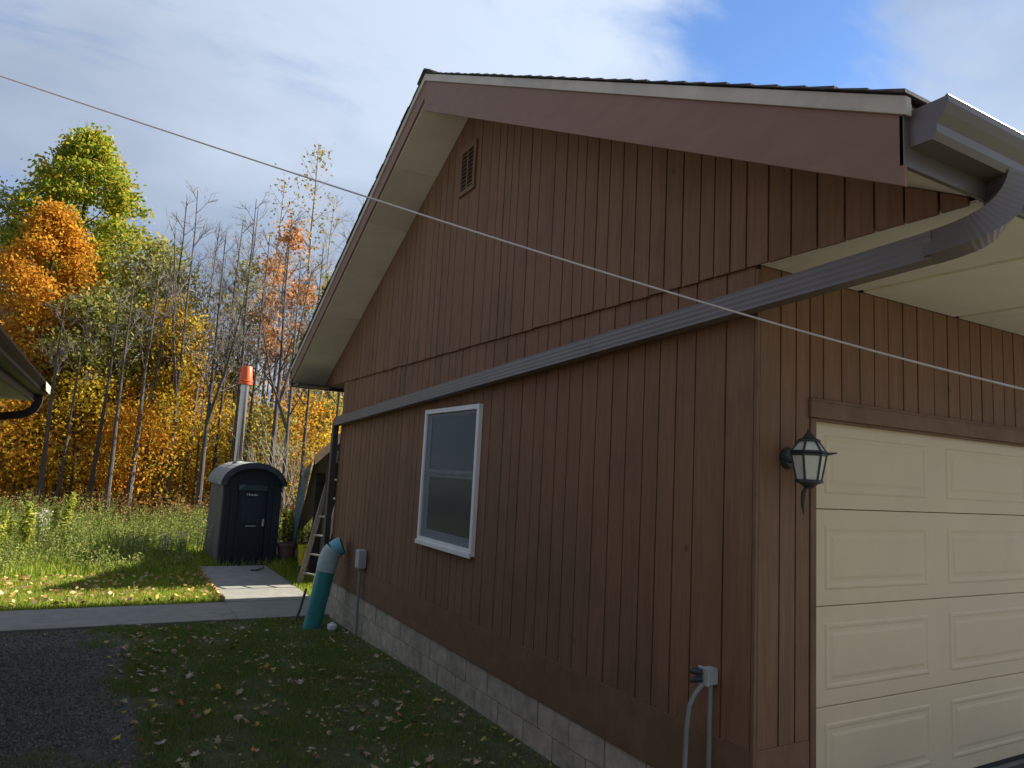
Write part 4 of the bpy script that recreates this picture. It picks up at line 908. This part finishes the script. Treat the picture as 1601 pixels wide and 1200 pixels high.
for k in range(170):
    yy = random.uniform(32, 48); xx = random.uniform(at(-150, yy), at(640, yy)); h = random.uniform(7, 12)*yy/35; z0 = -.6
    mb.tube([(xx, yy, z0), (xx+random.gauss(0, .15), yy, z0+h*.5), (xx+random.gauss(0, .35), yy, z0+h)], [random.uniform(.05, .11), .05, .012], 5, False)
    for j in range(5):
        t = random.uniform(.5, .95); a = random.uniform(0, 6.28); p = np.array([xx, yy, z0+h*t]); mb.tube([p, p+np.array([math.cos(a)*.7, math.sin(a)*.4, .9])*h*.1], [.02, .006], 3, False)
stuff(obj('far_trunks', mb, M['bark']))
# litter on the forest floor
n = 26000; x = rng.uniform(-16, 10, n); y = rng.uniform(17.5, 34, n)
stuff(quads('forest_litter', leafquads(np.stack([x, y, gz(x, y)+.03+.05*rng.random(n)], -1), .07, .8, .6), M['litter']))
n = 9000; x = rng.uniform(-12, 8, n); y = rng.uniform(19.5, 23, n)
stuff(quads('edge_brush', weedpatch(1500, (-13, 8), (19, 23), lambda a, b: np.full(len(a), .9), None, 14, .05), M['litter']))

# ------------------------------------------------------------------ fallen leaves
def leafmesh(seed, s=.045):
    r = random.Random(seed); pts = []
    lobes = 5
    for k in range(lobes):
        a = math.radians(-100+200*k/(lobes-1)+90); R_ = (1.0, .85, .6)[abs(k-2)]*s*r.uniform(.85, 1.1)
        pts.append((R_*math.cos(a), R_*math.sin(a), r.uniform(-.2, .5)*s*.6))
        if k < lobes-1:
            b = a+math.radians(25); pts.append((s*.38*math.cos(b), s*.38*math.sin(b), r.uniform(-.05, .1)*s))
    pts.append((.004, -s*.55, 0)); pts.append((-.004, -s*.55, 0))
    mb = MB(); mb.v = [(0, 0, r.uniform(.1, .25)*s)]+pts; m = len(pts); mb.f = [(0, 1+i, 1+(i+1) % m) for i in range(m)]
    me = bpy.data.meshes.new('leaf'); me.from_pydata(mb.v, [], mb.f); me.update(); return me
LM = {(k, i): leafmesh(hash((i*13+5)) % 999+i) for k in LEAFC for i in range(3)}
for (k, i), me in LM.items(): me.materials.append(M['fall_'+k])
names = {'yellow': 'yellow maple leaf fallen on the shaded lawn beside the garage', 'tan': 'tan curled leaf fallen on the shaded lawn beside the garage', 'orange': 'orange leaf fallen on the shaded lawn beside the garage',
         'brown': 'dull brown leaf fallen on the shaded lawn beside the garage', 'pale': 'pale bleached leaf fallen on the shaded lawn beside the garage', 'red': 'dark red leaf fallen on the shaded lawn beside the garage'}
cnt = 0
while cnt < 290:
    y = 1.5+ (random.random()**1.1)*5.9; x = random.uniform(-4.3 if random.random() < .12 else -2.75, -.1)
    if random.random() < .45: x += .55*math.sin(y*3.1)*.5; x = max(min(x, -.12), -4.3)
    dens = .35+.65*(math.sin(x*2.2+y*1.1) > -.2)+(.5 if x < -1.3 else 0)
    if random.random() > dens: continue
    k = random.choices(['yellow', 'tan', 'orange', 'brown', 'pale', 'red'], [2.4, 7, 1.0, 4, 3.6, .25])[0]
    o = bpy.data.objects.new('fallen_leaf', LM[(k, random.randrange(3))]); COL.objects.link(o); s = random.uniform(.7, 1.5)
    o.location = (x, y, float(gz(x, y))+random.uniform(.028, .05)); o.rotation_euler = (random.gauss(0, .35), random.gauss(0, .35), random.uniform(0, 6.28)); o.scale = (s, s*random.uniform(.7, 1), s)
    tag(o, names[k], 'leaf', k+' leaves fallen on the shaded lawn'); cnt += 1
# uncountable leaves: the sunlit strip and the finer scraps on the lawn
M['fallmix'] = leafmat('scattered_leaves', [(.20, .11, .05), (.42, .26, .08), (.60, .45, .12), (.62, .50, .32), (.55, .26, .07)], .3)
n = 1100; x = np.clip(rng.normal(-3.4, 2.6, n), -9, -1.22); y = rng.uniform(8.7, 11.4, n)
c = np.stack([x, y, gz(x, y)+.07+.03*rng.random(n)], -1)
n = 1100; x = rng.uniform(-2.7, -.05, n); y = rng.uniform(1.4, 7.4, n); c2 = np.stack([x, y, gz(x, y)+.035], -1)
stuff(quads('leaf_scatter', np.concatenate([leafquads(c, .036, .75, .7), leafquads(c2, .016, .8, .7)]), M['fallmix']))
